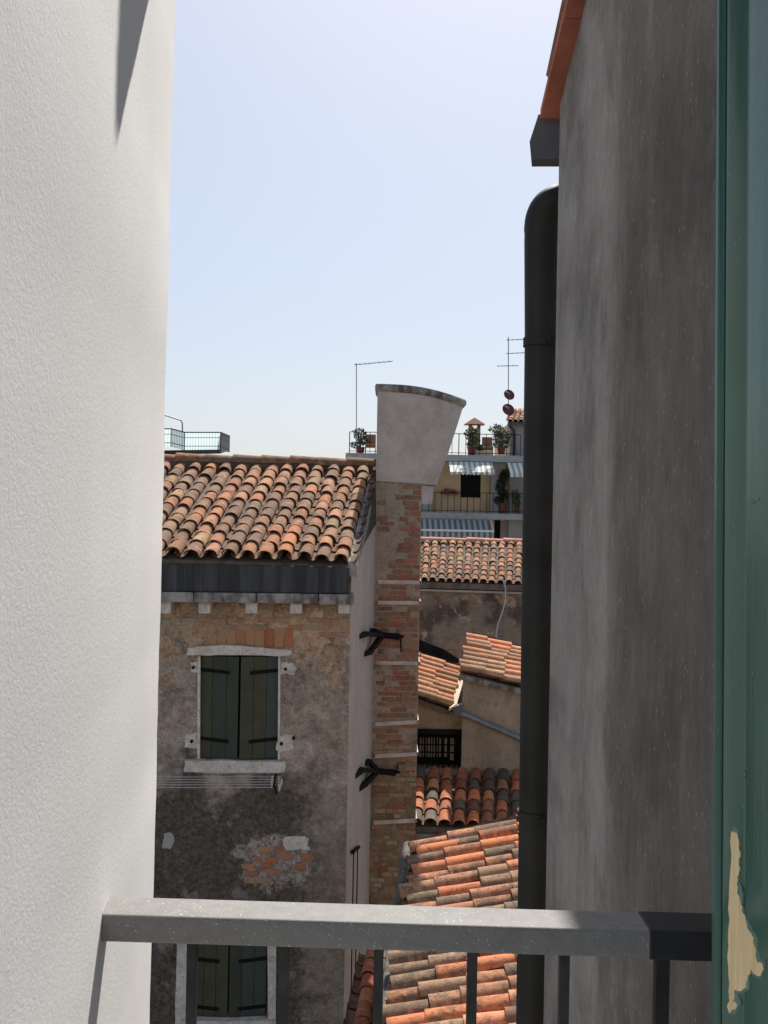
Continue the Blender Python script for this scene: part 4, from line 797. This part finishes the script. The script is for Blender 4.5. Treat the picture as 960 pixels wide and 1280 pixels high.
# aerials
def aerial(nm, label, cat, px, yb, yt, Y, booms, dishes=()):
    base = P(px, yb, Y); top = P(px, yt, Y); t = thing(nm, label, cat, base); m = MB(); k = .018 * Y / 46; m.tube([base, top], k * 1.1, 6); m.build('mast', M['zinc'], t)
    for (y, xa, xb, yb_, els) in booms:
        a, b = P(xa, y, Y), P(xb, yb_, Y); m = MB(); m.tube([a, b], k * 1.0, 6)
        for i in range(els): c = lerp(a, b, (i + .2) / els); m.tube([c - Vector((.02, .22, 0)), c + Vector((.02, .22, 0))], k * .45, 5)
        m.build('boom', M['zinc'], t)
    for (x, y, r) in dishes:
        c = P(x, y, Y - .25); rr = r / F * Y; dr = Vector((-.1, -1, .15)).normalized(); e1 = dr.orthogonal().normalized(); e2 = dr.cross(e1); m = MB(); k_ = 20; prof = [(0.02, -.16), (.5, -.12), (.85, -.04), (1, .02), (.97, .035), (.8, -.0), (.45, -.08), (0.02, -.12)]
        for (pr, h) in prof: m.v += [tuple(c + (e1 * math.cos(6.2832 * j / k_) * .82 + e2 * math.sin(6.2832 * j / k_)) * pr * rr + dr * h * rr) for j in range(k_)]
        m.f += [(i * k_ + j, i * k_ + (j + 1) % k_, (i + 1) * k_ + (j + 1) % k_, (i + 1) * k_ + j) for i in range(len(prof) - 1) for j in range(k_)]
        o = m.build('dish', M['dish'], t, smooth=60); m = MB(); tip = c + dr * rr * .8; m.tube([c - e2 * rr * .9, tip], .02, 5); m.tube([tip - dr * .05, tip + dr * .05], .05, 6); m.build('feed_arm', M['zinc'], o)
aerial('satellite_mast', 'aerial mast carrying two dark red satellite dishes by the attic house', 'antenna', 635.5, 548, 421, 47.3, [(425, 633, 672, 423.5, 6), (442, 633, 672, 440, 6), (457.5, 621, 648, 457, 3)], [(636.5, 493.5, 7.2), (635.5, 512, 8.2)])
aerial('television_aerial', 'lone television aerial with one horizontal boom above the tiled ridge', 'antenna', 445.5, 600, 454, 33.0, [(456, 443, 491, 451.5, 8)])

# ================================================================== ROOF TERRACE ON THE LEFT, BEHIND THE RIDGE
YT = 50.0; at = thing('roof_terrace', 'railed roof terrace with pale panels above the ridge on the left', 'roof terrace', P(250, 566, YT + 1))
def T(px, py, dy=0): return P(px, py, YT + dy)
m = MB(); m.hexa([T(150, 570), T(231, 567), T(276, 567), T(276, 567, 4)] + [T(150, 564, -1), T(231, 562.5), T(276, 562), T(287, 563, 4)]); m.build('deck', M['boxgutter'], at)
m = MB(); m.box(T(150, 570).x, T(287, 570).x, YT + .2, YT + 5, 0, T(200, 574).z); m.build('support_house', M['greyplaster'], at)
segs = [((180, 536, -1), (214, 536, -1)), ((214, 536, -1), (231, 540.5, 0)), ((231, 540.5, 0), (276, 540.5, 0)), ((276, 540.5, 0), (287, 545, 4))]
for k, (a, b) in enumerate(segs):
    A, B = T(*a), T(*b); H = Vector((0, 0, 22 / F * YT)); 
    m = MB(); yo = Vector((0, .06, 0)); m.slab([A + yo, B + yo, B + yo - H, A + yo - H], (0, .03, 0)); m.build('panel', M['panel'] if k < 3 else M['boxgutter'], at)
    for f, h in ((0, .05), (.3, .025), (.78, .03)):
        m = MB(); m.bar(A - H * f, B - H * f, h, h); m.build('rail', M['boxgutter'], at)
    n = max(2, int((B - A).length / .13))
    for i in range(n + 1):
        q = lerp(A, B, i / n); m = MB(); w_ = .035 if i in (0, n) else .011; m.bar(q + Vector((0, -.012, 0)), q - H + Vector((0, -.012, 0)), w_, w_, (0, 1, 0)); m.build('bar', M['boxgutter'], at)
lp = thing('bent_pole', 'thin bent pole rising from the railed terrace', 'pole', T(228, 566, 1)); m = MB(); m.tube([T(228, 563, 1), T(228, 530, 1), T(226.5, 525.5, 1), T(208, 519.5, 1), T(195, 515.5, 1)], .035, 6); m.build('tube', M['zinc'], lp)

# ================================================================== NEAR RAILING
ry = thing('balcony_railing', 'grey metallic handrail with thin bars across the bottom of the view', 'railing', (0, 1.26, 8.55))
yf0, yf1 = 1.235, 1.222
zl_t = hit(130, 1143, Vector((0, yf0, 0)), Vector((0, 1, 0))); zr_t = hit(886, 1167, Vector((0, yf1, 0)), Vector((0, 1, 0)))
xl_, xr_ = lx(zl_t.z, 1.25) - .03, .50; sl = (zr_t.z - zl_t.z) / (zr_t.x - zl_t.x)
def rz(x): return zl_t.z + sl * (x - zl_t.x)
m = MB(); dpth = .060; hh = .033
m.hexa([(xl_, yf0, rz(xl_) - hh), (xr_, yf1, rz(xr_) - hh), (xr_, yf1 + dpth, rz(xr_) - hh), (xl_, yf0 + dpth, rz(xl_) - hh), (xl_, yf0, rz(xl_)), (xr_, yf1, rz(xr_)), (xr_, yf1 + dpth, rz(xr_)), (xl_, yf0 + dpth, rz(xl_))])
m.build('handrail', M['rail'], ry, bevel=.0045, smooth=40)
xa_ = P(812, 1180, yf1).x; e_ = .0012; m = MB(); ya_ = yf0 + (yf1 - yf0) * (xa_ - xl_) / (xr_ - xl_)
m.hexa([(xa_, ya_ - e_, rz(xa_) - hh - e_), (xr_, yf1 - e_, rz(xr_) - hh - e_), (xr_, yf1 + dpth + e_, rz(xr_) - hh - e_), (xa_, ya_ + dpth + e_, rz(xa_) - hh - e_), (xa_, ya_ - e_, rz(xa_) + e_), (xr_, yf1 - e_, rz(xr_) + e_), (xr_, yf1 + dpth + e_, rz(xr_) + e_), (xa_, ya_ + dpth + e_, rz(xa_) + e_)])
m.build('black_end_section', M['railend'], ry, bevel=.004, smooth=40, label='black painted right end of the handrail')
for px in (240, 355, 473, 590, 705, 827):
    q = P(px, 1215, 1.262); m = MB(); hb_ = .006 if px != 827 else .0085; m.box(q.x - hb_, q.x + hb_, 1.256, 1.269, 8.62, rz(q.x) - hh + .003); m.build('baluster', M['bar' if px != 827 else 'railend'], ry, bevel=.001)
m = MB(); m.box(lx(8.6, 1.26) - .01, .47, 1.25, 1.275, 8.585, 8.62); m.build('bottom_rail', M['bar'], ry)

# ================================================================== NEAR GREEN SHUTTER
ns = thing('window_shutter', 'glossy dark green shutter with peeled paint at the right edge', 'shutter', (.5, 1.0, 8.6))
e0, e1 = P(893.5, 0, 1.10), P(886.5, 1280, 1.10); lean = (e0.x - e1.x) / (e0.z - e1.z)
dr = Vector((.26, -.966, 0)).normalized(); nn = Vector((dr.y, -dr.x, 0)); org = Vector(((e0.x + e1.x) / 2, 1.10, 0))
prof = [(.004, -.040), (0, -.034), (0, -.006), (.0015, -.002), (.005, .0005), (.010, .001), (.0135, -.001), (.0155, -.0035), (.0165, -.010), (.0195, -.010), (.0205, -.003), (.0218, -.0012), (.026, -.0009), (.030, -.0014), (.050, -.0015), (.054, -.0028), (.058, -.0030), (.062, -.0016), (.16, -.0016), (.164, -.007), (.168, -.007), (.172, -.0016), (.42, -.0016), (.42, -.040)]
m = MB(); n = len(prof); zs = [8.66, 9.0, 9.4, 9.8, 10.2, 10.6, 11.0, 11.1]
for z in zs:
    for a, b in prof: p = org + dr * a + nn * b; m.v.append((p.x + lean * (z - 10), p.y, z))
for i in range(len(zs) - 1): m.f += [(i * n + j, i * n + (j + 1) % n, (i + 1) * n + (j + 1) % n, (i + 1) * n + j) for j in range(n)]
m.f += [tuple(range(n))[::-1], tuple((len(zs) - 1) * n + j for j in range(n))]
m.build('leaf', M['gloss'], ns, smooth=28)
wp = [(914, 1039), (921, 1041), (923, 1075), (922, 1100), (925, 1125), (927, 1140), (932, 1150), (936, 1163), (943, 1172), (945, 1188), (946, 1203), (952, 1204), (954, 1211), (950, 1220), (944, 1218), (938, 1211), (934, 1220), (933, 1233), (927, 1238), (918, 1237), (916, 1252), (922, 1256), (919, 1262), (911, 1267), (910.5, 1240), (912, 1150)]
pl0 = org + nn * -.0011
pl0.z = 10.0; pn = dr.cross(Vector((lean, 0, 1))).normalized(); pn = pn if pn.dot(nn) > 0 else -pn
m = MB(); m.slab([hit(a, b, pl0, pn) for a, b in ragged(wp, 2.2, 5, 3)], -nn * .004); m.build('bare_wood_patch', M['wood'], ns)
wq = [(916, 1034), (923, 1037), (925.5, 1078), (924.5, 1104), (928, 1128), (931, 1143), (937, 1154), (941, 1163), (947, 1172), (949, 1192), (951, 1199), (957, 1202), (958, 1212), (952, 1224), (944, 1222), (938, 1217), (937, 1236), (929, 1242), (921, 1241), (925, 1257), (920, 1267), (912, 1271), (910.6, 1240), (912.5, 1100)]
m = MB(); m.slab([hit(a, b, pl0 - nn * .0002, pn) for a, b in ragged(wq, 1.8, 9, 3)], -nn * .003); m.build('undercoat_edge', M['undercoat'], ns)
for k, (nx, ny, nw, nh) in enumerate(((938, 627, 6, 3), (947, 624, 3, 2), (926, 300, 1.6, 4), (941, 842, 1.5, 3), (930, 968, 2, 5))):
    m = MB(); m.slab([hit(a, b, pl0, pn) for a, b in ragged([(nx - nw, ny), (nx, ny - nh), (nx + nw, ny - nh * .3), (nx + nw * .4, ny + nh)], 1.2, k + 30, 2)], -nn * .003); m.build('paint_chip', M['undercoat'], ns)
